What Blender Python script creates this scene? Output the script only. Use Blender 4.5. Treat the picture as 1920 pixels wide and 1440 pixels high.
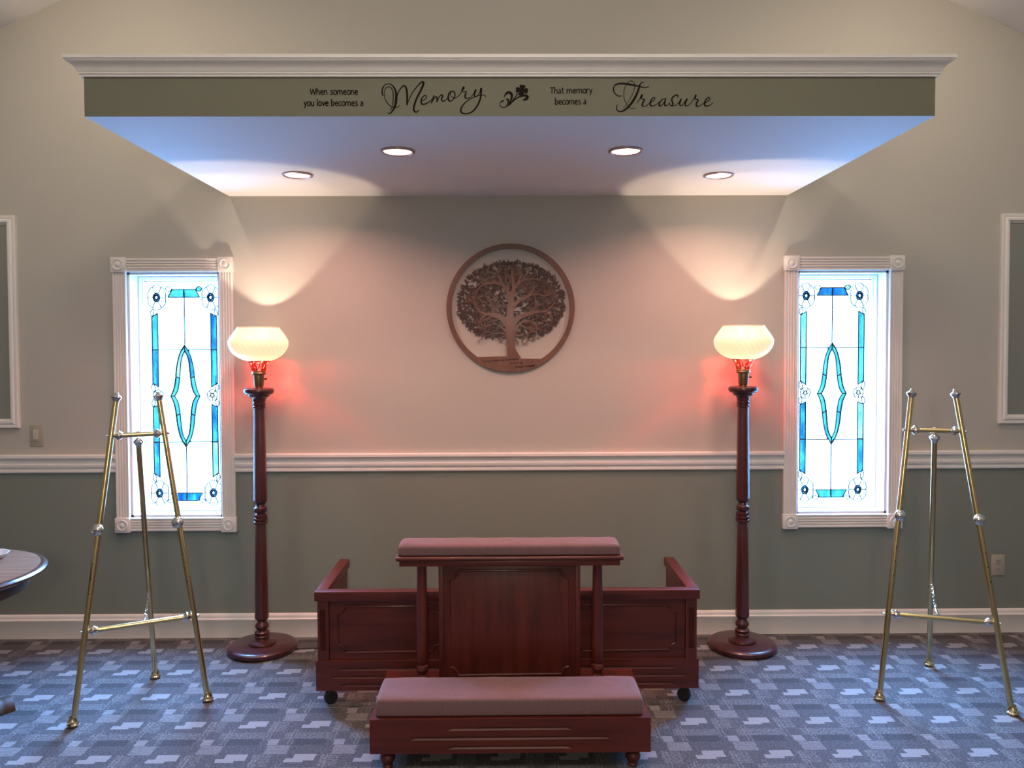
import bpy, bmesh, math, random
from mathutils import Vector, Matrix
C = bpy.context.scene.collection
for o in list(bpy.data.objects): bpy.data.objects.remove(o)
sc = bpy.context.scene
PI = math.pi
R = math.radians

# ------------------------------------------------------------------ camera, world, exposure, room and fill lights
cam = bpy.data.cameras.new('camera'); camo = bpy.data.objects.new('camera', cam); C.objects.link(camo)
cam.sensor_width = 36; cam.lens = 1500 / 1920 * 36; cam.shift_y = -23.5 / 1920
camo.matrix_world = Matrix.Translation((-.03, -4.286, 1.553)) @ (Matrix.Rotation(R(-.55), 4, 'Z') @ Matrix.Rotation(R(90 - 1.7), 4, 'X') @ Matrix.Rotation(R(-.2), 4, 'Z'))
cam.clip_start = .05
sc.camera = camo
sc.view_settings.view_transform = 'Standard'; sc.view_settings.look = 'None'
sc.view_settings.gamma = 1; sc.view_settings.use_curve_mapping = False
sc.view_settings.exposure = 0.10
sc.cycles.max_bounces = 8; sc.cycles.diffuse_bounces = 5; sc.cycles.transparent_max_bounces = 16
sc.cycles.sample_clamp_indirect = 6
try: sc.cycles.use_denoising = True
except Exception: pass

W = bpy.data.worlds.new('world'); sc.world = W; W.use_nodes = True
# bright overcast daylight: pale ground below the horizon, brighter bluish sky above it
wt = W.node_tree; wb = wt.nodes['Background']; wc = wt.nodes.new('ShaderNodeTexCoord'); wx = wt.nodes.new('ShaderNodeSeparateXYZ'); wr = wt.nodes.new('ShaderNodeMapRange')
wt.links.new(wc.outputs['Generated'], wx.inputs[0]); wt.links.new(wx.outputs[2], wr.inputs[0])
wr.inputs[1].default_value = .07; wr.inputs[2].default_value = .5; wr.inputs[3].default_value = 32.; wr.inputs[4].default_value = 168.
wt.links.new(wr.outputs[0], wb.inputs[1]); wb.inputs[0].default_value = (.17, .45, 1.0, 1)

def light(name, typ, loc, power, col, size=.1, rot=(0, 0, 0), **k):
    l = bpy.data.lights.new(name, typ); l.energy = power; l.color = col
    if typ == 'AREA': l.size = size
    else: l.shadow_soft_size = size
    for a, v in k.items(): setattr(l, a, v)
    o = bpy.data.objects.new(name, l); C.objects.link(o); o.location = loc; o.rotation_euler = rot
    return o
# unseen fill lights added for ambient warmth; two recessed spots in the sloping ceiling
WARM = (1, .80, .58)
for y, z, w in ((-4.0, 3.75, 84), (-5.6, 1.95, 92)): light('added_fill_light', 'POINT', (0, y, z), w, (1, .86, .70), .18)
for s in (-1, 1): light('ceiling_spot_light', 'SPOT', (s * 1.95, -1.3, 3.50), 44, WARM, .03, (R(42), 0, 0), spot_size=R(125), spot_blend=1.)
WX = 1.788      # window centres at x = +-WX
for s in (-1, 1):
    p = light('window_portal', 'AREA', (s * WX, .165, 1.305), 1, (1, 1, 1), .5, (R(-90), 0, 0), shape='RECTANGLE', size_y=1.34)
    p.data.cycles.is_portal = True

# ------------------------------------------------------------------ materials
def principled(name, col, rough=.5, metal=0., **k):
    m = bpy.data.materials.new(name); m.use_nodes = True
    b = m.node_tree.nodes['Principled BSDF']
    b.inputs['Base Color'].default_value = (*col, 1); b.inputs['Roughness'].default_value = rough; b.inputs['Metallic'].default_value = metal
    for a, v in k.items(): b.inputs[a].default_value = v
    return m
class NT:
    def __init__(s, m): s.t = m.node_tree; s.n = s.t.nodes; s.b = s.n.get('Principled BSDF')
    def new(s, typ, **k):
        n = s.n.new(typ)
        for a, v in k.items(): setattr(n, a, v)
        return n
    def link(s, a, b): s.t.links.new(a, b)
    def val(s, sock, v):
        if isinstance(v, (int, float)): sock.default_value = v
        elif isinstance(v, tuple): sock.default_value = v
        else: s.link(v, sock)
    def math(s, op, a, b=0., clamp=False):
        n = s.new('ShaderNodeMath', operation=op, use_clamp=clamp); s.val(n.inputs[0], a); s.val(n.inputs[1], b); return n.outputs[0]
    def mix(s, f, a, b):
        n = s.new('ShaderNodeMix', data_type='RGBA'); s.val(n.inputs[0], f); s.val(n.inputs[6], a); s.val(n.inputs[7], b); return n.outputs[2]
    def coord(s, which='Object', scale=(1, 1, 1)):
        c = s.new('ShaderNodeTexCoord'); mp = s.new('ShaderNodeMapping'); mp.inputs['Scale'].default_value = scale
        s.link(c.outputs[which], mp.inputs[0]); return mp.outputs[0]
    def noise(s, vec, scale, detail=3., rough=.5):
        n = s.new('ShaderNodeTexNoise'); s.link(vec, n.inputs['Vector']); n.inputs['Scale'].default_value = scale
        n.inputs['Detail'].default_value = detail; n.inputs['Roughness'].default_value = rough; return n.outputs[0]
    def bump(s, h, strength=.2, dist=.01):
        n = s.new('ShaderNodeBump'); n.inputs['Strength'].default_value = strength; n.inputs['Distance'].default_value = dist
        s.link(h, n.inputs['Height']); s.link(n.outputs[0], s.b.inputs['Normal'])
    def ramp(s, f, stops):
        n = s.new('ShaderNodeValToRGB'); s.link(f, n.inputs[0]); e = n.color_ramp.elements
        while len(e) < len(stops): e.new(.5)
        for q, (p, c) in zip(e, stops): q.position = p; q.color = (*c, 1)
        return n.outputs[0]
    def color(s, sock): s.link(sock, s.b.inputs['Base Color'])

UPPER = (.44, .422, .378); LOWER = (.195, .217, .186)
def paint(name, upper, lower=None):
    m = principled(name, upper, .75); t = NT(m); v = t.coord('Object')
    f = t.noise(v, 1.3, 2); up = t.mix(f, (*[c * .96 for c in upper], 1), (*[c * 1.04 for c in upper], 1))
    if lower:
        sx = t.new('ShaderNodeSeparateXYZ'); t.link(v, sx.inputs[0])
        up = t.mix(t.math('GREATER_THAN', sx.outputs[2], .945), (*lower, 1), up)
    t.color(up); t.bump(t.noise(v, 260, 2), .06, .002)
    return m
M_wall = paint('wall_paint_two_tone', UPPER, LOWER)
M_sage = paint('sage_paint', (.150, .150, .108))
M_ceil = paint('ceiling_paint', (.84, .82, .80))
M_white = paint('white_trim_paint', (.74, .71, .68)); NT(M_white).b.inputs['Roughness'].default_value = .4
M_panel = paint('grey_green_panel_paint', (.225, .235, .215))

def wood(name, dark, mid, rough=.3, axis=0, scale=1., coat=.10):
    m = principled(name, mid, rough); t = NT(m)
    sc3 = [14 * scale] * 3; sc3[axis] = 1.1 * scale
    v = t.coord('Object', tuple(sc3))
    w = t.noise(v, 2.2, 5, .62); g = t.noise(t.coord('Object', tuple([90. if i != axis else 3. for i in range(3)])), 3, 3)
    col = t.ramp(w, [(.32, dark), (.62, mid)])
    t.color(t.mix(t.math('MULTIPLY', g, .35), col, (*[c * .55 for c in dark], 1)))
    t.b.inputs['Coat Weight'].default_value = coat; t.b.inputs['Coat Roughness'].default_value = .15
    t.bump(g, .05, .002)
    return m
CH_D, CH_M = (.062, .0085, .0055), (.128, .019, .0115)
M_cherry = wood('cherry_wood_horizontal', CH_D, CH_M, .42, 0)
M_cherry_v = wood('cherry_wood_vertical', CH_D, CH_M, .42, 2)
M_cherry_y = wood('cherry_wood_along_side', CH_D, CH_M, .42, 1)
M_mahog = wood('dark_mahogany_lamp_wood', (.042, .010, .011), (.085, .019, .019), .3, 2, coat=.3)
M_tree = wood('plaque_wood_front', (.105, .040, .025), (.17, .068, .042), .45, 2, coat=.05)
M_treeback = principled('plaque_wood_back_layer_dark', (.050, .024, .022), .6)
M_ink = principled('burnt_engraving', (.015, .006, .006), .7)
M_oak = wood('weathered_oak_table_top', (.160, .080, .040), (.270, .148, .078), .8, 0, coat=0.)
M_oak.node_tree.nodes['Principled BSDF'].inputs['Specular IOR Level'].default_value = .08
M_oakdark = wood('dark_oak_table_base', (.035, .016, .011), (.075, .038, .024), .6, 0, coat=0.)
M_rim = wood('polished_dark_oak_rim', (.045, .022, .016), (.085, .042, .030), .25, 0, coat=.5)
M_brass = principled('polished_brass', (.72, .56, .27), .22, 1.)
M_chrome = principled('polished_chrome', (.82, .80, .76), .10, 1.)
M_brightbrass = principled('bright_brass', (.85, .68, .36), .12, 1.)
M_antique = principled('antique_brass', (.30, .20, .10), .36, 1.)
M_black = principled('black_rubber', (.012, .012, .013), .5)
M_vinyl = principled('black_vinyl_lettering', (.012, .009, .007), .7, **{'Specular IOR Level': .05})
M_plastic = principled('ivory_switch_plastic', (.36, .33, .27), .4)
M_cord = principled('brown_lamp_cord', (.03, .014, .008), .5)
M_lead = principled('dark_lead_came', (.02, .022, .028), .5, .4)
M_cardwhite = principled('white_card', (.7, .7, .7), .5)
M_cantrim = principled('can_trim_ring', (.40, .26, .24), .3, .5)

def fabric(name, c):
    m = principled(name, c, .9); t = NT(m); v = t.coord('Object')
    w = t.new('ShaderNodeTexWave', bands_direction='X'); t.link(v, w.inputs[0]); w.inputs['Scale'].default_value = 98; w.inputs['Distortion'].default_value = .4; w.inputs['Detail'].default_value = 1
    n = t.noise(v, 320, 2)
    f = t.math('ADD', t.math('MULTIPLY', w.outputs[1], .6), t.math('MULTIPLY', n, .5))
    t.color(t.mix(f, (*[q * .78 for q in c], 1), (*[q * 1.14 for q in c], 1)))
    b = t.math('ADD', t.math('MULTIPLY', f, .15), t.noise(t.coord('Object', (7, 3.5, 1)), 2.2, 2)); t.bump(b, .55, .02)
    t.b.inputs['Sheen Weight'].default_value = .15
    return m
M_mauve = fabric('mauve_ribbed_upholstery', (.205, .112, .116))

def glow(name, col, s):
    m = bpy.data.materials.new(name); m.use_nodes = True; t = m.node_tree; t.nodes.clear()
    e = t.nodes.new('ShaderNodeEmission'); e.inputs[0].default_value = (*col, 1); e.inputs[1].default_value = s
    o = t.nodes.new('ShaderNodeOutputMaterial'); t.links.new(e.outputs[0], o.inputs[0]); return m
M_canlens = glow('lit_downlight_lens', (1, .80, .78), 4.)

def opal(name):
    m = bpy.data.materials.new(name); m.use_nodes = True; t = m.node_tree; t.nodes.clear(); N = t.nodes.new
    tr = N('ShaderNodeBsdfTranslucent'); tr.inputs[0].default_value = (.054, .044, .032, 1)
    df = N('ShaderNodeBsdfDiffuse'); df.inputs[0].default_value = (.42, .40, .37, 1)
    gl = N('ShaderNodeBsdfGlossy'); gl.inputs[1].default_value = .12
    a = N('ShaderNodeAddShader'); t.links.new(tr.outputs[0], a.inputs[0]); t.links.new(df.outputs[0], a.inputs[1])
    mx = N('ShaderNodeMixShader'); mx.inputs[0].default_value = .05; t.links.new(a.outputs[0], mx.inputs[1]); t.links.new(gl.outputs[0], mx.inputs[2])
    o = N('ShaderNodeOutputMaterial'); t.links.new(mx.outputs[0], o.inputs[0]); return m
M_opal = opal('opal_glass_shade')

def glass(name, a, b, gloss=.05):
    """thin stained glass: coloured transmission with streaks from a to b"""
    m = bpy.data.materials.new(name); m.use_nodes = True; t = NT(m); t.n.clear()
    tr = t.new('ShaderNodeBsdfTransparent')
    v = t.coord('Object', (22, 1, 5)); f = t.noise(v, 1.6, 3, .5)
    t.link(t.ramp(f, [(.36, a), (.64, b)]), tr.inputs[0])
    gl = t.new('ShaderNodeBsdfGlossy'); gl.inputs[1].default_value = .15
    mx = t.new('ShaderNodeMixShader'); mx.inputs[0].default_value = gloss; t.link(tr.outputs[0], mx.inputs[1]); t.link(gl.outputs[0], mx.inputs[2])
    o = t.new('ShaderNodeOutputMaterial'); t.link(mx.outputs[0], o.inputs[0]); return m
# each pane is a 3 mm slab: light crosses two faces, so tints are square roots
def sq(c): return tuple(math.sqrt(x) for x in c)
G_clear = glass('clear_window_glass', (.97, .98, .98), (.99, .99, .99), .02)
G_blue = glass('cobalt_streaky_glass', sq((.0014, .011, .033)), sq((.008, .040, .045)))
G_mid = glass('azure_streaky_glass', sq((.0012, .020, .038)), sq((.022, .090, .058)))
G_turq = glass('turquoise_streaky_glass', sq((.010, .056, .040)), sq((.035, .095, .054)))
G_pale = glass('pale_aqua_glass', sq((.04, .085, .05)), sq((.14, .14, .07)))
G_cup = glass('ruby_glass', (.85, .05, .05), (.85, .05, .05), .04)

# carpet: grey tufted carpet, repeating blocks 26 x 27 cm
def carpet():
    m = principled('patterned_carpet', (.1, .1, .1), .95); t = NT(m); v = t.coord('Object')
    sx = t.new('ShaderNodeSeparateXYZ'); t.link(v, sx.inputs[0])
    wob = t.math('MULTIPLY', t.math('SUBTRACT', t.noise(v, 60, 2), .5), .05)
    PX, PY = .260, .272
    u = t.math('FRACT', t.math('ADD', t.math('ADD', t.math('DIVIDE', t.math('ADD', sx.outputs[0], 1.392), PX), 40.), wob))
    w = t.math('FRACT', t.math('ADD', t.math('DIVIDE', t.math('MULTIPLY', t.math('ADD', sx.outputs[1], 1.258), -1.), PY), 40.))
    def band(x, a, b):
        if a < 0: return t.math('MAXIMUM', t.math('GREATER_THAN', x, 1 + a), t.math('LESS_THAN', x, b))
        return t.math('MULTIPLY', t.math('GREATER_THAN', x, a), t.math('LESS_THAN', x, b))
    def rect(a, b, c, d): return t.math('MULTIPLY', band(u, a, b), band(w, c, d))
    # fine cross ribs and speckle
    rib = t.math('FRACT', t.math('MULTIPLY', sx.outputs[1], 230.))
    rib = t.math('LESS_THAN', rib, .42)
    spk = t.noise(t.coord('Object', (1, 1.7, 1)), 105, 3, .75)
    big = t.noise(v, 7, 2)
    lines = t.noise(t.coord('Object', (7, 150, 1)), 1.6, 2, .6)
    def c(g): return (g[0], g[1], g[2], 1)
    dark, mid, lite, hi = (.034, .031, .032), (.175, .168, .170), (.300, .290, .288), (.315, .305, .300)
    s2 = t.math('MULTIPLY', t.math('SUBTRACT', spk, .40), 4.5, True)
    col = t.mix(s2, c(dark), c(mid))
    col = t.mix(t.math('MULTIPLY', big, .5), col, c((.095, .091, .093)))
    col = t.mix(t.math('MULTIPLY', rect(-.17, .53, .36, .56), t.math('MULTIPLY', s2, .62)), col, c(hi))
    col = t.mix(t.math('MULTIPLY', rect(.66, 1.01, .75, 1.0), t.math('ADD', t.math('MULTIPLY', s2, .4), .45)), col, c(lite))
    col = t.mix(t.math('MULTIPLY', rect(.52, .80, .02, .34), t.math('MULTIPLY', s2, .55)), col, c(lite))
    for a in (.545, .60, .93, .985): col = t.mix(t.math('MULTIPLY', rect(a, a + .022, .0 if a < .8 else .25, .62 if a < .8 else .72), t.math('ADD', t.math('MULTIPLY', s2, .8), .1)), col, c(lite))
    col = t.mix(t.math('MULTIPLY', rect(.02, .50, .56, .74), .55), col, c(dark))
    col = t.mix(t.math('MULTIPLY', rect(.63, .79, .57, .74), .9), col, c(hi))
    A = t.math('MAXIMUM', rect(.02, .30, .12, .225), rect(.13, .45, .0, .175))
    col = t.mix(t.math('MULTIPLY', A, .95), col, c(hi))
    notA = t.math('SUBTRACT', 1., t.math('MULTIPLY', A, .75))
    dl = t.math('MULTIPLY', t.math('MULTIPLY', t.math('SUBTRACT', lines, .5), 3.2, True), notA)
    col = t.mix(t.math('MULTIPLY', dl, .75), col, c(dark))
    col = t.mix(t.math('MULTIPLY', t.math('MULTIPLY', rib, .38), notA), col, c((.022, .02, .024)))
    col = t.mix(t.math('MULTIPLY', t.math('SUBTRACT', .62, spk, True), .55), col, c(dark))
    t.color(col)
    t.bump(t.math('ADD', t.math('MULTIPLY', rib, -.5), spk), .5, .004)
    return m
M_carpet = carpet()

# ------------------------------------------------------------------ mesh helpers
class MB:
    def __init__(s): s.v = []; s.f = []; s.mi = []
    def quad(s, *p, mi=0):
        k = len(s.v); s.v += [tuple(q) for q in p]; s.f.append(tuple(range(k, k + len(p)))); s.mi.append(mi); return s
    def mesh(s, vs, fs, mi=0):
        k = len(s.v); s.v += [tuple(q) for q in vs]; s.f += [tuple(i + k for i in f) for f in fs]; s.mi += [mi] * len(fs); return s
    def box(s, x0, x1, y0, y1, z0, z1, mi=0):
        vs = [(x, y, z) for z in (z0, z1) for y in (y0, y1) for x in (x0, x1)]
        return s.mesh(vs, [(0, 2, 3, 1), (4, 5, 7, 6), (0, 1, 5, 4), (2, 6, 7, 3), (0, 4, 6, 2), (1, 3, 7, 5)], mi)
    def lathe(s, prof, n=24, c=(0, 0, 0), M=None, mod=None, caps=True, phase=0.):
        vs = []
        for r, z in prof:
            for i in range(n):
                a = 2 * PI * i / n + phase; rr = r * (mod(a, z) if mod else 1)
                p = Vector((rr * math.cos(a), rr * math.sin(a), z)); p = M @ p if M else p
                vs.append(p + Vector(c))
        fs = [(j * n + i, j * n + (i + 1) % n, (j + 1) * n + (i + 1) % n, (j + 1) * n + i) for j in range(len(prof) - 1) for i in range(n)]
        if caps: fs += [tuple(range(n))[::-1], tuple((len(prof) - 1) * n + i for i in range(n))]
        return s.mesh(vs, fs)
    def tube(s, pts, r, n=12, closed=False):
        pts = [Vector(p) for p in pts]; m = len(pts); vs = []; up = None
        for i, p in enumerate(pts):
            a = pts[i - 1] if i or closed else p; b = pts[(i + 1) % m] if i < m - 1 or closed else p
            d = (b - a).normalized()
            if up is None: up = d.orthogonal().normalized()
            up = (up - d * up.dot(d)); up = up.normalized() if up.length > 1e-6 else d.orthogonal().normalized()
            q = d.cross(up); rr = r[i] if isinstance(r, (list, tuple)) else r
            vs += [p + (up * math.cos(2 * PI * k / n) + q * math.sin(2 * PI * k / n)) * rr for k in range(n)]
        fs = [(j * n + k, j * n + (k + 1) % n, ((j + 1) % m) * n + (k + 1) % n, ((j + 1) % m) * n + k) for j in range(m if closed else m - 1) for k in range(n)]
        if not closed: fs += [tuple(range(n))[::-1], tuple((m - 1) * n + k for k in range(n))]
        return s.mesh(vs, fs)
    def prism(s, poly, f, mi=0):
        """poly: 2d points; f(u, v, t) gives 3d, t = 0 back, 1 front"""
        n = len(poly); vs = [f(u, v, 0) for u, v in poly] + [f(u, v, 1) for u, v in poly]
        return s.mesh(vs, [tuple(range(n))[::-1], tuple(range(n, 2 * n))] + [(i, (i + 1) % n, n + (i + 1) % n, n + i) for i in range(n)], mi)
    def rail(s, prof, x0, x1):
        """profile [(depth, z)] swept along x on the wall y = 0 (room side is -y)"""
        n = len(prof); vs = [(x, -d, z) for x in (x0, x1) for d, z in prof]
        return s.mesh(vs, [(i, (i + 1) % n, n + (i + 1) % n, n + i) for i in range(n)] + [tuple(range(n))[::-1], tuple(range(n, 2 * n))])
    def frame(s, x0, x1, z0, z1, prof, y=0.):
        """mitred rectangular frame; profile [(inset from outer edge, depth)], closed loop against the wall"""
        n = len(prof); vs = []
        for cx, cz, sx, sz in ((x0, z0, 1, 1), (x1, z0, -1, 1), (x1, z1, -1, -1), (x0, z1, 1, -1)):
            vs += [(cx + sx * a, y - d, cz + sz * a) for a, d in prof]
        return s.mesh(vs, [(j * n + i, j * n + (i + 1) % n, ((j + 1) % 4) * n + (i + 1) % n, ((j + 1) % 4) * n + i) for j in range(4) for i in range(n)])
    def build(s, name, mat, parent=None, loc=None, smooth=35, bevel=0., seg=2, kind=None, label=None):
        me = bpy.data.meshes.new(name); me.from_pydata(s.v, [], s.f)
        mats = mat if isinstance(mat, (list, tuple)) else [mat]
        for q in mats: me.materials.append(q)
        if len(mats) > 1: me.polygons.foreach_set('material_index', s.mi)
        bm = bmesh.new(); bm.from_mesh(me)
        bmesh.ops.remove_doubles(bm, verts=bm.verts, dist=1e-6)
        bmesh.ops.recalc_face_normals(bm, faces=bm.faces)
        if bevel:
            es = [e for e in bm.edges if len(e.link_faces) == 2 and e.calc_face_angle(0) > R(40)]
            bmesh.ops.bevel(bm, geom=es, offset=bevel, segments=seg, affect='EDGES', profile=.5, clamp_overlap=True)
        bm.to_mesh(me); bm.free()
        if smooth: me.shade_smooth(); me.set_sharp_from_angle(angle=R(smooth))
        o = bpy.data.objects.new(name, me); C.objects.link(o)
        if parent: o.parent = parent
        if loc: o.location = loc
        if kind: o['kind'] = kind
        if label: o['label'] = label
        return o
def thing(name, label, cat, loc=(0, 0, 0), group=None, kind=None):
    o = bpy.data.objects.new(name, None); C.objects.link(o); o.location = loc; o.empty_display_size = .05
    o['label'] = label
    if cat: o['category'] = cat
    if group: o['group'] = group
    if kind: o['kind'] = kind
    return o
def copy_tree(o, parent=None):
    c = o.copy(); C.objects.link(c)
    if parent: c.parent = parent
    for ch in list(o.children): copy_tree(ch, c)
    return c
def struct(o, label): o['kind'] = 'structure'; o['label'] = label; return o
def cr(pts, k=6, closed=False):
    """Catmull-Rom through points of any dimension"""
    n = len(pts); out = []
    g = (lambda i: pts[i % n]) if closed else (lambda i: pts[max(0, min(n - 1, i))])
    for i in range(n if closed else n - 1):
        p0, p1, p2, p3 = g(i - 1), g(i), g(i + 1), g(i + 2)
        for j in range(k):
            t = j / k
            out.append(tuple(.5 * (2 * b + (c - a) * t + (2 * a - 5 * b + 4 * c - d) * t * t + (3 * b - a - 3 * c + d) * t ** 3) for a, b, c, d in zip(p0, p1, p2, p3)))
    if not closed: out.append(tuple(pts[-1]))
    return out
FN = [0]      # stroke counter: overlapping strokes get slightly different heights
def ribbon(mb, pts, f):
    """flat cut-out stroke; pts (u, v, width); f(u, v, t) as in prism"""
    FN[0] += 1
    L, Rr = [], []
    for i, (u, v, w) in enumerate(pts):
        a = pts[max(0, i - 1)]; b = pts[min(len(pts) - 1, i + 1)]
        dx, dy = b[0] - a[0], b[1] - a[1]; l = math.hypot(dx, dy) or 1
        nx, ny = -dy / l * w / 2, dx / l * w / 2
        L.append((u + nx, v + ny)); Rr.append((u - nx, v - ny))
    n = len(pts); vs = [f(*p, t) for t in (0, 1) for p in L + Rr]; fs = []
    for i in range(n - 1):
        fs += [(2 * n + i, 2 * n + i + 1, 3 * n + i + 1, 3 * n + i), (i, n + i, n + i + 1, i + 1), (i, i + 1, 2 * n + i + 1, 2 * n + i), (n + i, 3 * n + i, 3 * n + i + 1, n + i + 1)]
    fs += [(0, 2 * n, 3 * n, n), (n - 1, 2 * n - 1, 4 * n - 1, 3 * n - 1)]
    mb.mesh(vs, fs)

# ------------------------------------------------------------------ room shell
XW, YB, SL = 4.2, -9.0, .46
ZS = lambda x: 3.39 + SL * (2.35 - abs(x))
ox0, ox1, oz0, oz1 = WX - .245, WX + .245, .651, 1.960
m = MB()
for a, b in ((-XW, -ox1), (-ox0, ox0), (ox1, XW)): m.box(a, b, 0, .2, 0, 2.4)
for s in (-1, 1):
    a, b = sorted((s * ox0, s * ox1)); m.box(a, b, 0, .2, 0, oz0); m.box(a, b, 0, .2, oz1, 2.4)
m.prism([(-XW, 2.4), (XW, 2.4), (XW, ZS(XW)), (0, ZS(0)), (-XW, ZS(XW))], lambda u, v, t: (u, .2 - .2 * t, v))
struct(m.build('wall_back', M_wall, smooth=0), 'khaki gable wall, darker sage below the chair rail')
struct(MB().box(-XW - .1, -XW, YB, .2, 0, ZS(XW)).build('wall_left', M_wall, smooth=0), 'two-tone side wall out of view')
struct(MB().box(XW, XW + .1, YB, .2, 0, ZS(XW)).build('wall_right', M_wall, smooth=0), 'two-tone side wall out of view')
m = MB().prism([(-XW, 0), (XW, 0), (XW, ZS(XW)), (0, ZS(0)), (-XW, ZS(XW))], lambda u, v, t: (u, YB - .1 * t, v))
struct(m.build('wall_front', M_wall, smooth=0), 'rear gable wall behind the viewer')
m = MB()
for s in (-1, 1): m.prism([(0, ZS(0)), (s * (XW + .1), ZS(XW + .1)), (s * (XW + .1), ZS(XW + .1) + .1), (0, ZS(0) + .1)], lambda u, v, t: (u, .2 + (YB - .3) * t, v))
struct(m.build('ceiling', M_ceil, smooth=0), 'white vaulted ceiling sloping up from both sides')
struct(MB().box(-XW, XW, YB, .0, -.06, 0).build('floor', M_carpet, smooth=0), 'grey carpet with a repeating pattern of pale staggered blocks')

BASE = [(0, 0), (.016, 0), (.016, .088), (.020, .094), (.020, .100), (.013, .106), (.013, .117), (.009, .125), (.004, .128), (0, .128)]
struct(MB().rail(BASE, -XW, XW).build('baseboard_back', M_white), 'tall white baseboard along the back wall')
RAIL = [(0, .892), (.009, .892), (.014, .898), (.014, .908), (.010, .912), (.010, .917), (.017, .921), (.020, .928), (.020, .938), (.013, .944), (.011, .952), (.015, .962), (.026, .969), (.031, .974), (.031, .987), (.027, .991), (0, .991)]
for i, (a, b, l) in enumerate(((-XW, -WX - .3175, 'white chair rail from the wall end to the first window'), (-WX + .3175, WX - .3175, 'white chair rail between the two windows'), (WX + .3175, XW, 'white chair rail from the second window to the wall end'))):
    struct(MB().rail(RAIL, a, b).build(f'trim_{i + 1}', M_white), l)

for nm, prof, i, l in (('baseboard', BASE, 0, 'tall white baseboard along a side wall'), ('trim', RAIL, 5, 'white chair rail along a side wall')):
    for sd, q in (('left', -1), ('right', 1)):
        o = struct(MB().rail(prof, *((YB, 0) if q < 0 else (0, -YB))).build(f'{nm}_{sd}' if not i else f'trim_{i + (q > 0)}', M_white), l)
        o.location = (q * XW, 0, 0); o.rotation_euler = (0, 0, -q * PI / 2)
# boxed soffit: sage fascia, white underside, crown moulding on three sides
SX, SY, S0, S1 = 1.487, 1.463, 2.362, 2.556
m = MB()
m.quad((-SX, 0, S0), (SX, 0, S0), (SX, -SY, S0), (-SX, -SY, S0), mi=1)
m.quad((-SX, -SY, S0), (SX, -SY, S0), (SX, -SY, S1), (-SX, -SY, S1)); m.quad((-SX, 0, S0), (-SX, -SY, S0), (-SX, -SY, S1), (-SX, 0, S1)); m.quad((SX, 0, S0), (SX, -SY, S0), (SX, -SY, S1), (SX, 0, S1))
m.quad((-SX, 0, S1), (SX, 0, S1), (SX, -SY, S1), (-SX, -SY, S1), mi=1)
soffit = struct(m.build('trim_4', [M_sage, M_ceil], smooth=0), 'boxed soffit with sage fascia, white underside and lettering')
CROWN = [(0.0, 2.497), (0.0069, 2.497), (0.009, 2.5006), (0.009, 2.5042), (0.0125, 2.5056), (0.0139, 2.5085), (0.0139, 2.5113), (0.0167, 2.5135), (0.0194, 2.5206), (0.025, 2.5292), (0.0333, 2.5357), (0.0417, 2.5407), (0.0444, 2.5435), (0.0444, 2.5464), (0.0486, 2.5478), (0.05, 2.56), (0.0, 2.56)]
m = MB(); n = len(CROWN); vs = []
for q in ((-1, 0), (-1, 1), (1, 1), (1, 0)):
    for d, z in CROWN: vs.append((q[0] * (SX + d), -(SY + d) * q[1], z))
m.mesh(vs, [(j * n + i, j * n + (i + 1) % n, (j + 1) * n + (i + 1) % n, (j + 1) * n + i) for j in range(3) for i in range(n)])
m.build('crown_molding', M_white, soffit, label='white crown moulding around soffit top')

# framed wall panels at both picture edges
FPROF = [(0, 0), (0, .016), (.004, .021), (.012, .021), (.018, .017), (.026, .024), (.036, .024), (.040, .014), (.048, .010), (.050, 0)]
for s, xi, l in ((-1, 2.612, 'white moulded frame around a grey-green wall panel above the light switch'), (1, 2.632, 'white moulded frame around a grey-green wall panel above the electrical outlet')):
    x0, x1 = sorted((s * xi, s * (xi + .94))); r = thing('framed_panel', l, 'wall panel', ((x0 + x1) / 2, 0, 1.135))
    h = (x1 - x0) / 2
    MB().frame(-h, h, 0, 1.125, FPROF).build('frame', M_white, r)
    MB().box(-h + .049, h - .049, -.006, 0, .049, 1.076).build('panel', M_panel, r, smooth=0)

# ------------------------------------------------------------------ stained glass windows
GY, GX, GZ0, GZ1 = .138, .220, .678, 1.925
def flutes(w, t=.020, n=4):
    p = [(0, 0), (0, t * .8), (.003, t)]; e = .008; fw = (w - 2 * e) / n
    for i in range(n):
        a = e + i * fw
        p += [(a + .001, t), (a + fw * .25, t - .0055), (a + fw * .6, t - .0055), (a + fw - .002, t)]
    return p + [(w - .003, t), (w, t * .8), (w, 0)]
def petal(cx, cz, rx, rz, k, n=6, inner=.36, off=0.):
    a0 = 2 * PI * (k - .5) / n + off; a1 = a0 + 2 * PI / n; P = []
    for j in range(9):
        t = j / 8; a = a0 + (a1 - a0) * t; b = 1 + .10 * math.sin(PI * t) - .03
        P.append((cx + rx * b * math.sin(a), cz + rz * b * math.cos(a)))
    for j in (1, .5, 0):
        a = a0 + (a1 - a0) * j; P.append((cx + rx * inner * math.sin(a), cz + rz * inner * math.cos(a)))
    return P
def leaf2(x0, z0, x1, z1, w):
    L = []
    for sgn, rng in ((1, range(0, 7)), (-1, range(6, -1, -1))):
        for j in rng:
            t = j / 6; b = w * math.sin(PI * t) * sgn; dx, dz = x1 - x0, z1 - z0; l = math.hypot(dx, dz)
            q = (x0 + dx * t - dz / l * b, z0 + dz * t + dx / l * b)
            if not L or math.hypot(q[0] - L[-1][0], q[1] - L[-1][1]) > 1e-4: L.append(q)
    if math.hypot(L[0][0] - L[-1][0], L[0][1] - L[-1][1]) < 1e-4: L.pop()
    return L
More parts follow.
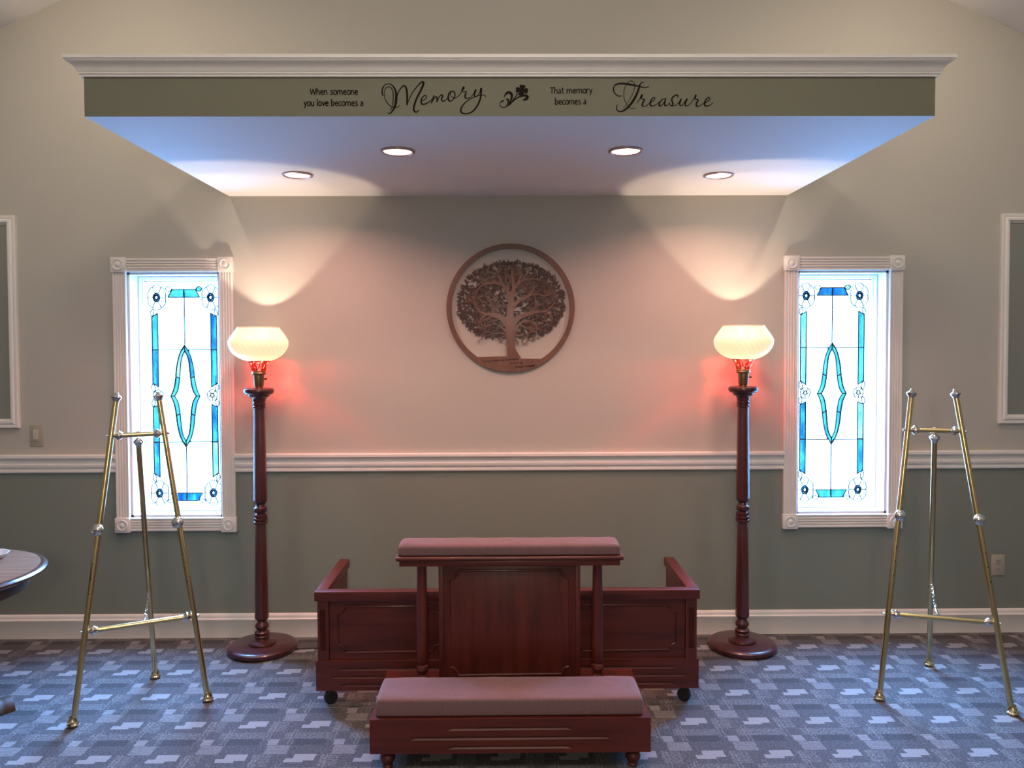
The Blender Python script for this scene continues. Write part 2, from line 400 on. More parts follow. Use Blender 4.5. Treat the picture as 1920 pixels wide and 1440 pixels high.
def window(idx, s, label, cm):
    r = thing(f'window_{idx}', label, None, (s * WX, 0, 0), kind='structure')
    # casing: fluted side, head and sill pieces with rosette corner blocks
    w = .0725; F = flutes(w); n = len(F)
    zc0, zc1 = .570, 2.037
    for sx in (-1, 1):
        m = MB(); vs = [(sx * (.245 + a), -d, z) for z in (oz0 - .004, oz1 + .004) for a, d in F]
        m.mesh(vs, [(i, (i + 1) % n, n + (i + 1) % n, n + i) for i in range(n)] + [tuple(range(n)), tuple(range(n, 2 * n))]); m.build('window_casing', M_white, r)
    for z0, dz in ((oz1, 1), (oz0, -1)):
        m = MB(); vs = [(x, -d, z0 + dz * a) for x in (-.245, .245) for a, d in F]
        m.mesh(vs, [(i, (i + 1) % n, n + (i + 1) % n, n + i) for i in range(n)] + [tuple(range(n)), tuple(range(n, 2 * n))]); m.build('window_casing', M_white, r)
    for sx in (-1, 1):
        for zc in (oz0 - .0385, oz1 + .0385):
            m = MB(); cx = sx * .2825; h = .0400; m.box(cx - h, cx + h, -.027, 0, zc - h, zc + h)
            b = m.build('corner_block', M_white, r, bevel=.003)
            mm = MB(); Mx = Matrix.Rotation(R(90), 4, 'X')
            mm.lathe([(.0001, .034), (.006, .034), (.011, .031), (.014, .0285), (.021, .0285), (.024, .032), (.028, .0325), (.031, .0285), (.031, .0265)], 28, (cx, 0, zc), Mx, caps=False)
            mm.build('rosette', M_white, b)
    m = MB(); t = .012   # jamb liner
    m.box(-.245, -.245 + t, 0, .2, oz0, oz1); m.box(.245 - t, .245, 0, .2, oz0, oz1); m.box(-.245, .245, 0, .2, oz1 - t, oz1); m.box(-.245, .245, 0, .2, oz0, oz0 + t)
    m.build('window_jamb', M_white, r)
    MB().frame(-.233, .233, oz0 + t, oz1 - t, [(0, -.165), (0, -.095), (.006, -.095), (.010, -.103), (.010, -.116), (.016, -.124), (.017, -.165)]).build('sash_frame', M_white, r)
    # leaded panel: cames as the carrier, panes as its children
    P = []                         # (polygon, material, layer)
    zt, zb, zm = 1.835, .757, 1.297
    hx = .1485; ho = .182
    rnd = random.Random(idx)
    pick = lambda k: cm[k]
    clear = lambda poly: P.append(([(u * .975 if abs(u) < .219 else u, v) for u, v in poly], G_clear, 0))
    # clear field
    clear([(-GX, GZ0), (-ho, GZ0), (-ho, GZ1), (-GX, GZ1)]); clear([(GX, GZ0), (ho, GZ0), (ho, GZ1), (GX, GZ1)])
    clear([(-ho, 1.879), (ho, 1.879), (ho, GZ1), (-ho, GZ1)]); clear([(-ho, GZ0), (ho, GZ0), (ho, .714), (-ho, .714)])
    OUT = [(0, 1.575), (.030, 1.523), (.047, 1.455), (.055, 1.385), (.066, 1.330), (.083, 1.293)]
    INN = [(0, 1.541), (.018, 1.500), (.026, 1.440), (.032, 1.375), (.042, 1.325), (.060, 1.293)]
    out = cr(OUT, 4); inn = cr(INN, 4); flip = lambda L: [(x, 2 * 1.293 - z) for x, z in L]
    mir = lambda L: [(-x, z) for x, z in L]
    outb, innb = flip(out), flip(inn)
    for sx in (1, -1):
        f = (lambda L: L) if sx > 0 else mir
        at = lambda L, z: min(L, key=lambda q: abs(q[1] - z))
        for O, I, sg in ((out, inn, 1), (outb, innb, -1)):
            zsp = 1.293 + sg * .255
            a = [q for q in O if (q[1] - zsp) * sg >= -.004]; b = [q for q in O if (q[1] - zsp) * sg <= .004]
            top = 1.293 + sg * .567
            clear(f([(0, top), (ho, top), (ho, zsp), (a[-1][0], zsp)] + a[::-1][1:]))
            clear(f([(ho, zsp), (ho, 1.293)] + b[::-1] + [(b[0][0], zsp)]))
            # diamond border, two lengths each quarter
            k = len(O) // 2 + 1
            key = ('t' if sg > 0 else 'b') + ('r' if sx > 0 else 'l')
            P.append((f(O[:k + 1] + I[:k + 1][::-1]), pick('d1' + key), 1)); P.append((f(O[k:] + I[k:][::-1]), pick('d2' + key), 1))
            # side strip
            if sg > 0: za, zb2, e0, e1 = 1.750, 1.341, 1.728, 1.366
            else: za, zb2, e0, e1 = 1.248, .843, 1.231, .869
            ms = 1.548 if sg > 0 else 1.040
            P.append((f([(hx, za), (ho, e0), (ho, ms), (hx, ms)]), pick('s1' + key), 1)); P.append((f([(hx, ms), (ho, ms), (ho, e1), (hx, zb2)]), pick('s2' + key), 1))
            P.append((f(leaf2(hx + .028, za + (.022 if sg > 0 else .03), ho, e0 + .002, .010)), G_clear, 1))
            P.append((f(leaf2(hx + .026, zb2 - .028, ho, e1 - .002, .010)), G_clear, 1))
        P.append((f([(0, 1.879), (.066, 1.879), (.090, 1.836), (0, 1.836)]), pick('tp' + ('r' if sx > 0 else 'l')), 1))
        P.append((f([(0, .757), (.090, .757), (.066, .714), (0, .714)]), pick('bt' + ('r' if sx > 0 else 'l')), 1))
        P.append((f(leaf2(.066, 1.879, .104, 1.884, .014)), pick('lf') if sx > 0 else G_clear, 1)); P.append((f(leaf2(.070, .716, .108, .712, .012)), G_clear, 1))
        clear(f([(0, 1.541)] + inn[1:] + innb[::-1]))
        for cz in (zt, zb):
            for k in range(6): P.append((f(petal(.152, cz, .050, .066, k)), G_clear, 1))
            for k in range(5): P.append((f(petal(.152, cz, .0185, .023, k, 5, .5)), pick('core'), 2))
            P.append((f([(.152 + .0095 * math.sin(2 * PI * k / 5), cz + .0118 * math.cos(2 * PI * k / 5)) for k in range(5)]), G_clear, 2))
        P.append((f([(.152 + .010 * math.sin(2 * PI * k / 5), zm + .012 * math.cos(2 * PI * k / 5)) for k in range(5)]), G_clear, 1))
        for k in range(5): P.append((f(petal(.152, zm, .028, .030, k, 5, .4)), G_clear, 1))
    P = [(q if L == 0 else [(u * .975, v) for u, v in q], g, L) for q, g, L in P]; ho *= .975
    yl = lambda L: GY - .004 * L
    m = MB(); thick = set()
    for poly, g, L in P:
        wd = .0055 if g in (G_clear,) else .0052
        if g is G_clear and L: wd = .0048
        q = poly + [poly[0]]
        for a, b in zip(q, q[1:]):
            if math.hypot(a[0] - b[0], a[1] - b[1]) < 1e-5: continue
            if g is G_clear and L == 0 and (abs(a[1] - b[1]) < 1e-4 and min(abs(a[1] - q_) for q_ in (1.879, .714, 1.860, .726)) < .002 or abs(a[0]) < 1e-4 and abs(b[0]) < 1e-4 and abs(a[1] - b[1]) > .4 and max(a[1], b[1]) < 1.56 or abs(a[0] - b[0]) < 1e-4 and abs(abs(a[0]) - ho) < 1e-4 or abs(a[1] - b[1]) < 1e-4 and a[1] in (1.293,)): continue
            ribbon(m, [(*a, wd), (*b, wd)], lambda u, v, t, L=L: (u, yl(L) + .0025 - .0050 * t, v))
    came = m.build('leaded_panel', M_lead, r, smooth=0, label='leaded clear and blue glass panel with corner flowers')
    for poly, g, L in P:
        MB().prism(poly, lambda u, v, t, L=L: (u, yl(L) + .0013 - .0026 * t, v)).build('pane', g, came, smooth=0)
    return r
T, B, Z, K, A_ = G_turq, G_blue, G_mid, G_clear, G_pale
cmL = dict(d1tr=Z, d1tl=A_, d2tr=T, d2tl=T, d1br=T, d1bl=T, d2br=T, d2bl=T, s1tr=Z, s2tr=Z, s1tl=T, s2tl=Z, s1br=Z, s2br=A_, s1bl=T, s2bl=Z, tpl=T, tpr=T, btl=B, btr=Z, lf=T, core=B)
cmR = dict(d1tr=T, d1tl=T, d2tr=T, d2tl=T, d1br=T, d1bl=T, d2br=T, d2bl=T, s1tr=T, s2tr=T, s1tl=A_, s2tl=A_, s1br=A_, s2br=Z, s1bl=Z, s2bl=Z, tpl=B, tpr=B, btl=T, btr=T, lf=A_, core=B)
window(1, -1, 'tall stained glass window behind the easel beside the round table', cmL)
window(2, 1, 'tall stained glass window beside the wall with the electrical outlet', cmR)

# ------------------------------------------------------------------ recessed downlights in the soffit
CG = 'recessed lights in the soffit'
can = None
for x, y, l in ((-.988, -.530, 'round lit downlight in the soffit above the lamp nearer the light switch'), (-.464, -.975, 'round lit downlight in the soffit below the word Memory'), (.472, -.978, 'round lit downlight in the soffit below the word Treasure'), (.980, -.510, 'round lit downlight in the soffit above the lamp nearer the electrical outlet')):
    if not can:
        can = t0 = thing('recessed_light', l, 'ceiling light', (x, y, S0), CG)
        MB().lathe([(.058, .0), (.058, -.004), (.064, -.009), (.070, -.006), (.0705, 0)], 40, caps=False).build('trim_ring', M_cantrim, t0)
        MB().lathe([(.0590, -.001), (.054, -.005), (.030, -.008), (.0005, -.009)], 40, caps=False).build('lens', M_canlens, t0)
    else:
        t0 = copy_tree(can); t0.location = (x, y, S0); t0['label'] = l
    light('recessed_lamp', 'AREA', (x, y, S0 - .012), 7.6, (1, .49, .38), .11, shape='DISK', spread=R(150))

# ------------------------------------------------------------------ floor lamps
def floor_lamp(x, y, label):
    r = thing('floor_lamp', label, 'lamp', (x, y, 0), 'pair of torchiere floor lamps')
    MB().lathe([(.02, 0), (.160, 0), (.170, .006), (.174, .016), (.172, .026), (.164, .033), (.155, .036), (.0, .036)], 64).build('base', M_mahog, r)
    MB().lathe([(.001, .034), (.066, .034), (.069, .042), (.066, .049), (.048, .055), (.036, .058), (.034, .066), (.038, .070), (.038, .078), (.033, .082), (.036, .086), (.037, .096), (.032, .101), (.024, .105), (.022, .108), (.031, .116), (.035, .126), (.033, .136), (.024, .146), (.022, .158), (.001, .16)], 40).build('turning', M_mahog, r)
    MB().lathe([(.001, .655), (.030, .655), (.035, .660), (.035, .668), (.030, .672), (.035, .676), (.035, .686), (.029, .690), (.034, .695), (.034, .703), (.024, .707), (.022, .710), (.030, .718), (.034, .728), (.032, .739), (.024, .746), (.022, .756), (.027, .762), (.001, .764)], 40).build('turning', M_mahog, r)
    MB().lathe([(.001, 1.245), (.029, 1.245), (.033, 1.250), (.033, 1.258), (.029, 1.262), (.033, 1.266), (.033, 1.275), (.030, 1.279), (.033, 1.283), (.033, 1.293), (.036, 1.300), (.045, 1.306), (.052, 1.311), (.053, 1.318), (.066, 1.321), (.074, 1.329), (.076, 1.338), (.073, 1.347), (.064, 1.352), (.001, 1.352)], 48).build('turning', M_mahog, r)
    # two tapering eight-sided shafts
    for z0, z1, r0, r1 in ((.157, .657, .0355, .0275), (.762, 1.246, .0345, .0285)):
        s = MB(); s.lathe([(r0 * .8, z0), (r0, z0 + .012), (r0, z0 + .018), (r1, z1)], 8, phase=PI / 8); s.build('shaft', M_mahog, r, smooth=20, bevel=.0015)
    MB().lathe([(.001, 1.350), (.020, 1.350), (.020, 1.358), (.023, 1.362), (.0235, 1.366), (.025, 1.372), (.0265, 1.412), (.0265, 1.418), (.034, 1.420), (.036, 1.426), (.034, 1.432), (.031, 1.435), (.001, 1.435)], 36).build('socket', M_antique, r)
    sw = MB(); sw.lathe([(.0035, .024), (.0035, .034), (.005, .036), (.005, .041), (.001, .042)], 12, (0, 0, 1.398), Matrix.Rotation(R(90), 4, 'Y')); sw.build('switch', M_black, r)
    # pierced gallery: rings and scrolling ribs around a ruby cup
    g = MB(); rad = lambda z: .0315 + .0235 * ((z - 1.434) / .059) ** 1.8
    g.tube([(rad(1.437) * math.cos(a), rad(1.437) * math.sin(a), 1.437) for a in [2 * PI * k / 40 for k in range(40)]], .0032, 6, True)
    g.tube([(rad(1.491) * math.cos(a), rad(1.491) * math.sin(a), 1.491) for a in [2 * PI * k / 40 for k in range(40)]], .0034, 6, True)
    for k in range(8):
        a = 2 * PI * k / 8
        for sg in (-1, 1):
            g.tube([((rad(z) + .001) * math.cos(a + sg * w), (rad(z) + .001) * math.sin(a + sg * w), z) for z, w in cr([(1.436, .0), (1.447, .08), (1.458, .30), (1.470, .40), (1.480, .22), (1.491, .03)], 4)], .0024, 6)
        g.tube([((rad(z) + .001) * math.cos(a), (rad(z) + .001) * math.sin(a), z) for z in (1.436, 1.452, 1.470, 1.491)], .0022, 6)
    g.build('gallery', M_antique, r)
    MB().lathe([(rad(1.434 + .057 * k / 8) - .002, 1.434 + .057 * k / 8) for k in range(9)], 36, caps=False).build('ruby_cup', G_cup, r, label='red glass cup lit from inside')
    # opal shade, ribbed bowl with plain sloping collar
    prof = [(.050, 1.490), (.054, 1.4905), (.075, 1.496), (.100, 1.508), (.122, 1.525), (.137, 1.545), (.1455, 1.565), (.1475, 1.583), (.145, 1.597), (.137, 1.612), (.125, 1.630), (.112, 1.648), (.106, 1.656), (.106, 1.661), (.1015, 1.662), (.1015, 1.656)]
    prof = cr(prof, 3)
    def mod(a, z):
        f = max(0, min(1, (1.602 - z) / .012)) * max(0, min(1, (z - 1.492) / .012))
        return 1 + .013 * f * (abs(math.cos(16 * (a + (z - 1.49) * 5.))) - .5)
    MB().lathe(prof, 192, caps=False, mod=mod).build('lamp_shade', M_opal, r, smooth=60, label='ribbed opal glass bowl shade with open top')
    b = MB(); b.lathe([(.0005, 1.436), (.011, 1.436), (.012, 1.455), (.014, 1.468), (.019, 1.480), (.0205, 1.490), (.019, 1.502), (.010, 1.510), (.0005, 1.512)], 20)
    bo = b.build('bulb', M_bulb, r)
    light('lamp_bulb', 'POINT', (x, y, 1.523), LAMP_W, (1, .80, .58), .006)
    for k in range(4): light('night_bulb', 'POINT', (x + .044 * math.cos(PI / 2 * k + .6), y + .044 * math.sin(PI / 2 * k + .6), 1.4885), NIGHT_W / 4, (1, .75, .6), .004)
    return r
M_bulb = glow('frosted_bulb', (1, .8, .55), 6.)
LAMP_W, NIGHT_W = 13., 13.
L1 = floor_lamp(-1.283, -.194, 'dark wooden floor lamp with ribbed opal bowl, near the light switch')
L2 = floor_lamp(1.192, -.210, 'dark wooden floor lamp with ribbed opal bowl, near the electrical outlet')
MB().tube([(x + 1.283, y + .194, z) for x, y, z in cr([(-1.112, -.19, .004), (-1.06, -.187, .004), (-.98, -.175, .004), (-.90, -.14, .004), (-.80, -.06, .004), (-.76, -.03, .010)], 6)], .0035, 8).build('power_cord', M_cord, L1)

# ------------------------------------------------------------------ tree-of-life plaque
PX, PZ, PS = .005, 1.765, .000556
r = thing('wall_plaque', 'round cut-out wooden tree plaque hung in the middle of the back wall', 'wall art', (PX, 0, PZ))
loc = lambda cx, cy: ((cx - 707) * PS, (705 - cy) * PS)
def slab(y0, y1): return lambda u, v, t: (u, -(y0 + (y1 - y0) * t), v)
def circ(rr, n=120, a0=0., a1=2 * PI): return [(rr * math.cos(a0 + (a1 - a0) * i / n), rr * math.sin(a0 + (a1 - a0) * i / n)) for i in range(n + 1)]
RO, RI = .342, .316
m = MB(); o_, i_ = circ(RO, 120)[:-1], circ(RI, 120)[:-1]; n = 120
f = slab(0, .018); vs = [f(*p, t) for t in (0, 1) for p in o_ + i_]; fs = []
for i in range(n):
    j = (i + 1) % n; fs += [(2 * n + i, 2 * n + j, 3 * n + j, 3 * n + i), (i, n + i, n + j, j), (i, 2 * n + i, 2 * n + j, j), (n + i, n + j, 3 * n + j, 3 * n + i)]
m.mesh(vs, fs).build('ring', M_tree, r)
ch = [loc(385, 1176), loc(470, 1172), loc(560, 1169), loc(668, 1168), loc(720, 1180), loc(800, 1190), loc(900, 1193), loc(1012, 1194)]
a0 = math.atan2(ch[-1][1], ch[-1][0]); a1 = math.atan2(ch[0][1], ch[0][0])
arc = circ(RI + .006, 30, a0, a1 - 2 * PI if a1 > a0 else a1)
MB().prism(ch + arc, slab(.002, .0175)).build('ground', M_tree, r)
LIMB = [
 [(735, 1200, 150), (722, 1150, 108), (708, 1090, 84), (704, 1000, 80), (702, 900, 86), (700, 800, 72), (706, 700, 60), (716, 620, 52), (716, 575, 48)],
 [(700, 900, 70), (650, 820, 54), (570, 772, 40), (470, 762, 28), (405, 735, 20), (362, 670, 13), (350, 600, 8), (365, 540, 5)],
 [(475, 765, 24), (430, 805, 18), (400, 860, 11), (420, 930, 6)],
 [(702, 640, 50), (682, 560, 42), (640, 492, 32), (560, 465, 25), (470, 476, 17), (400, 520, 11), (366, 600, 9), (372, 680, 5)],
 [(660, 510, 26), (604, 430, 18), (584, 350, 12), (622, 312, 8), (690, 306, 6), (735, 330, 4)],
 [(695, 530, 22), (662, 440, 14), (655, 375, 8), (670, 340, 4)],
 [(718, 580, 38), (735, 500, 28), (727, 420, 20), (720, 345, 12), (742, 288, 6)],
 [(730, 545, 34), (768, 480, 25), (800, 420, 18), (812, 372, 12), (790, 318, 7), (770, 290, 4)],
 [(765, 488, 22), (830, 442, 16), (930, 430, 12), (1020, 455, 8), (1085, 500, 5)],
 [(715, 700, 46), (780, 642, 36), (862, 600, 28), (918, 545, 18), (936, 495, 12)],
 [(868, 598, 22), (940, 572, 16), (1040, 590, 11), (1115, 560, 6), (1150, 540, 4)],
 [(938, 575, 13), (946, 650, 10), (932, 720, 7), (940, 760, 5)],
 [(708, 890, 72), (770, 808, 50), (862, 768, 36), (950, 742, 28), (1040, 735, 20), (1112, 680, 13), (1142, 610, 8), (1120, 560, 5)],
 [(1035, 738, 18), (1100, 790, 12), (1088, 870, 7), (1035, 905, 4)],
 [(735, 935, 36), (800, 852, 20), (880, 828, 13), (940, 868, 10), (962, 925, 7), (925, 985, 5), (880, 1010, 3)],
 [(790, 862, 18), (870, 905, 10), (960, 905, 8), (1055, 935, 5), (1080, 950, 3)],
 [(665, 890, 26), (605, 812, 16), (520, 790, 12), (450, 822, 8), (420, 850, 4)],
 [(660, 940, 20), (620, 885, 12), (540, 860, 9), (470, 890, 6), (440, 940, 4)],
 [(440, 480, 11), (420, 420, 8), (450, 360, 6), (500, 320, 4)],
 [(560, 468, 14), (510, 420, 9), (480, 350, 6), (520, 300, 4)],
 [(366, 600, 8), (320, 640, 6), (260, 660, 4)],
 [(520, 520, 9), (470, 600, 8), (540, 680, 7), (570, 740, 6)],
 [(372, 590, 8), (440, 640, 8), (520, 690, 10), (600, 745, 12)],
 [(655, 960, 16), (600, 945, 10), (545, 950, 8), (500, 965, 6), (545, 985, 10), (548, 1000, 8)],
 [(660, 985, 12), (640, 975, 12), (600, 1010, 11), (612, 1028, 11), (635, 1015, 6)],
 [(745, 960, 16), (800, 975, 12), (830, 960, 9), (815, 1020, 9), (840, 1052, 8), (868, 1030, 7), (858, 1018, 5)],
 [(748, 1000, 12), (775, 1030, 12), (768, 1048, 12)],
 [(870, 955, 10), (940, 920, 8), (948, 970, 7), (905, 1028, 5)], [(890, 960, 7), (868, 990, 6), (885, 1015, 4)],
 [(948, 990, 6), (975, 985, 6), (985, 1003, 4)],
 [(470, 930, 9), (430, 960, 9), (432, 1000, 7), (395, 1020, 5), (405, 1045, 4)],
]
for k, L in enumerate(LIMB):
    mb = MB(); pts = [(*loc(a, b), w * PS) for a, b, w in cr(L, 7)]
    ribbon(mb, pts, slab(.0095, .0172 - .00006 * k)); mb.build('trunk' if k == 0 else 'branch', M_tree, r)
rnd = random.Random(7)
def inside(cx, cy, g=0.):
    x, y = cx - 712, cy - 655
    rx = 500 - g; ry = (385 if y < 0 else 370) - g
    return (abs(x) / rx) ** 2.15 + (abs(y) / ry) ** 2.15 < 1 and not (cy > 960 and abs(x) < 75) and not (cy > 950 - g * .3 and -330 < x < 280 and cy > 965 + rnd.random() * 20)
# fine lattice of twigs on the front layer
tw = MB(); seeds = []
for L in LIMB[1:23]:
    P_ = cr(L, 7)
    for q in range(2, len(P_), 2): seeds.append((P_[q], P_[q - 1]))
def twig(x, y, a, ln, w, depth):
    pts = []; bend = rnd.uniform(-1.5, 1.5) / 12
    for i in range(13):
        pts.append((x, y, max(2.2, w * (1 - i / 15)))); a += bend; x += math.cos(a) * ln / 12; y += math.sin(a) * ln / 12
        if not inside(x, y, 50): break
    if len(pts) < 4: return
    ribbon(tw, [(*loc(p, q), g * PS) for p, q, g in pts], slab(.0088, .0150 - rnd.random() * .0012))
    if depth:
        for _ in range(2):
            p = pts[rnd.randrange(2, len(pts))]; twig(p[0], p[1], a + rnd.choice((-1, 1)) * rnd.uniform(.6, 1.4), ln * .65, w * .7, depth - 1)
for (p, q) in seeds:
    if p[2] > 34: continue
    a = math.atan2(p[1] - q[1], p[0] - q[0]); sd = rnd.choice((-1, 1))
    if rnd.random() < .9: twig(p[0], p[1], a + sd * rnd.uniform(.5, 1.3), rnd.uniform(60, 135), 6.2, 1)
tw.build('twigs', M_tree, r, kind='stuff', smooth=0)
# darker back layer of curling leaf sprigs
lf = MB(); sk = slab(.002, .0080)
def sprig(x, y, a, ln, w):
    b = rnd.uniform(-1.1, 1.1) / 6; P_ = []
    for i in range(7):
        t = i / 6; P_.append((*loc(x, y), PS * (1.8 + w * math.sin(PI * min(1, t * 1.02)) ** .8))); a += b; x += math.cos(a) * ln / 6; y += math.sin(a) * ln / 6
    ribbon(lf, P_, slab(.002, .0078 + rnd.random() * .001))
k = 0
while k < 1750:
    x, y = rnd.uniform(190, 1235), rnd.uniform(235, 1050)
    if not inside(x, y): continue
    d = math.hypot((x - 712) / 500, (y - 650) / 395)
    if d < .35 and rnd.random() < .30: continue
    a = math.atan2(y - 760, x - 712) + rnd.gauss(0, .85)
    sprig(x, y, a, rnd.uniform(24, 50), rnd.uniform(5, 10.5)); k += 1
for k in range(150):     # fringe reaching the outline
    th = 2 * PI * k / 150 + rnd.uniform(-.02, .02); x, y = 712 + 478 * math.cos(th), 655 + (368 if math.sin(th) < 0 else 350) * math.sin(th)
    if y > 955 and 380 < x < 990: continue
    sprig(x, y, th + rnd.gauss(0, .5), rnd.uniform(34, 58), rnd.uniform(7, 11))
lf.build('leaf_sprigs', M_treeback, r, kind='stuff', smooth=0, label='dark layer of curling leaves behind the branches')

# stroke lettering: x height 1, strokes as polylines
o8 = [(.33 + .33 * math.cos(a), .5 + .5 * math.sin(a)) for a in [2 * PI * i / 14 for i in range(15)]]
bow = lambda x: [(x, .68), (x + .22, .98), (x + .42, .96), (x + .52, .65), (x + .53, -.03)]
GL = {
 'W': (1.42, [[(0, 1.42), (.27, 0), (.62, 1.32), (.95, 0), (1.25, 1.42)]]), 'h': (.78, [[(0, 1.6), (0, 0)], bow(0)]), 'n': (.80, [[(0, 1), (0, 0)], bow(0)]),
 'e': (.80, [[(.03, .52), (.60, .56), (.53, .88), (.32, 1), (.09, .82), (0, .5), (.09, .16), (.34, 0), (.62, .09)]]),
 's': (.66, [[(.48, .9), (.28, 1), (.07, .86), (.13, .62), (.42, .42), (.49, .18), (.28, 0), (0, .07)]]), 'o': (.84, [o8]),
 'm': (1.28, [[(0, 1), (0, 0)], bow(0), bow(.50)]), 'y': (.72, [[(0, 1), (.29, .06)], [(.57, 1), (.29, .06), (.10, -.5)]]),
 'u': (.82, [[(0, 1), (0, .36), (.10, .05), (.32, .02), (.52, .26)], [(.55, 1), (.55, 0)]]), 'l': (.27, [[(0, 1.6), (0, 0)]]), 'v': (.70, [[(0, 1), (.28, 0), (.56, 1)]]),
 'b': (.80, [[(0, 1.6), (0, 0)], [(0, .06), (.28, 0), (.52, .24), (.56, .58), (.40, .96), (.16, .9), (0, .64)]]),
 'c': (.70, [[(.53, .9), (.3, 1), (.06, .78), (0, .5), (.08, .15), (.3, 0), (.55, .1)]]), 'a': (.76, [[(.06, .88), (.28, 1), (.48, .86), (.50, 0)], [(.5, .56), (.16, .5), (0, .25), (.12, 0), (.34, .05), (.5, .3)]]),
 'T': (.95, [[(-.05, 1.4), (.85, 1.4)], [(.40, 1.4), (.38, 0)]]), 't': (.60, [[(.14, 1.4), (.14, .2), (.28, 0), (.44, .06)], [(-.06, 1), (.40, 1)]]),
 'r': (.56, [[(0, 1), (0, 0)], [(0, .64), (.19, .95), (.42, .98)]]), 'i': (.27, [[(0, 1), (0, 0)], [(0, 1.38), (0, 1.5)]]),
 'w': (1.05, [[(0, 1), (.22, 0), (.45, .9), (.68, 0), (.9, 1)]]), 'd': (.80, [[(.56, 1.6), (.56, 0)], [(.56, .06), (.28, 0), (.04, .24), (0, .58), (.16, .96), (.40, .9), (.56, .64)]]),
 'p': (.80, [[(0, 1), (0, -.55)], [(0, .06), (.28, 0), (.52, .24), (.56, .58), (.40, .96), (.16, .9), (0, .64)]]), 'C': (1.0, [[(.85, 1.2), (.5, 1.42), (.1, 1.1), (0, .7), (.1, .25), (.5, 0), (.88, .2)]]), ' ': (.50, []), '.': (.3, [[(0, 0), (.02, .1)]])}
def write(mb, text, x0, x1, z, xh, wd, f, slope=0.):
    tot = sum(GL[c][0] for c in text) - .22; kx = (x1 - x0) / tot; x = 0
    for c in text:
        adv, st = GL[c]
        if c in 'Wwvy': st = [[a, b] for q in st for a, b in zip(q, q[1:])]
        for s_ in st: ribbon(mb, [(x0 + (x + p) * kx, z + q * xh + slope * (x + p) * kx, wd) for p, q in s_], f)
        x += adv
m = MB(); f = slab(.0172, .0180)
q = lambda a, b: (loc(a, 0)[0], loc(b, 0)[0])
write(m, 'To live in hearts we leave behind', *q(435, 780), loc(0, 1225)[1], .0062, .0019, f, .07)
write(m, 'is not to die', *q(705, 820), loc(0, 1240)[1], .0055, .0017, f, .03)
write(m, 'Thomas Campbell', *q(745, 935), loc(0, 1278)[1], .0062, .0020, f, .06)
m.build('inscription', M_ink, r, smooth=0, label='small dark engraved verse on the ground strip')

# ------------------------------------------------------------------ vinyl lettering on the soffit fascia
FK = 2.823 / 1500
fx = lambda px: (px - 945.5) * FK - .03
fz = lambda py: 1.553 - (py - 652) * FK
fy = lambda u, v, t: (u, -(SY + (.0008 + .00002 * (FN[0] % 40)) * t), v)
def vinyl(label, strokes, X0, Y0, S, fills=(), text=()):
    pts = [fx(X0 + p[0] / S) for s in strokes for p in s] or [fx(t[1]) for t in text]
    m = MB()
    for s in strokes: ribbon(m, [(fx(X0 + a / S), fz(Y0 + b / S), w / S * FK) for a, b, w in cr([(p[0], p[1], p[2]) for p in s], 6)], fy)
    for poly in fills: FN[0] += 1; m.prism([(fx(X0 + a / S), fz(Y0 + b / S)) for a, b in poly], fy)
    for (txt, a, b, z, sl) in text: write(m, txt, fx(a), fx(b), fz(z), 7.7 * FK, 1.65 * FK, fy, sl)
    o = m.build('vinyl_lettering', M_vinyl, smooth=0); o['label'] = label; o['category'] = 'lettering'; return o
def wv(pts, ws):
    n = len(pts)
    def g(t):
        x = t * (len(ws) - 1); i = min(int(x), len(ws) - 2); return ws[i] + (ws[i + 1] - ws[i]) * (x - i)
    return [(a, b, g(i / (n - 1))) for i, (a, b) in enumerate(pts)]
vinyl('small black two-line lettering reading When someone you love becomes a', [], 0, 0, 1, text=[('When someone', 588, 675.6, 182, 0.), ('you love becomes a', 576.5, 685.5, 202.6, 0.)])
vinyl('small black two-line lettering reading That memory becomes a', [], 0, 0, 1, text=[('That memory', 1032.5, 1110, 180.5, .012), ('becomes a', 1042, 1099, 200.5, .01)])
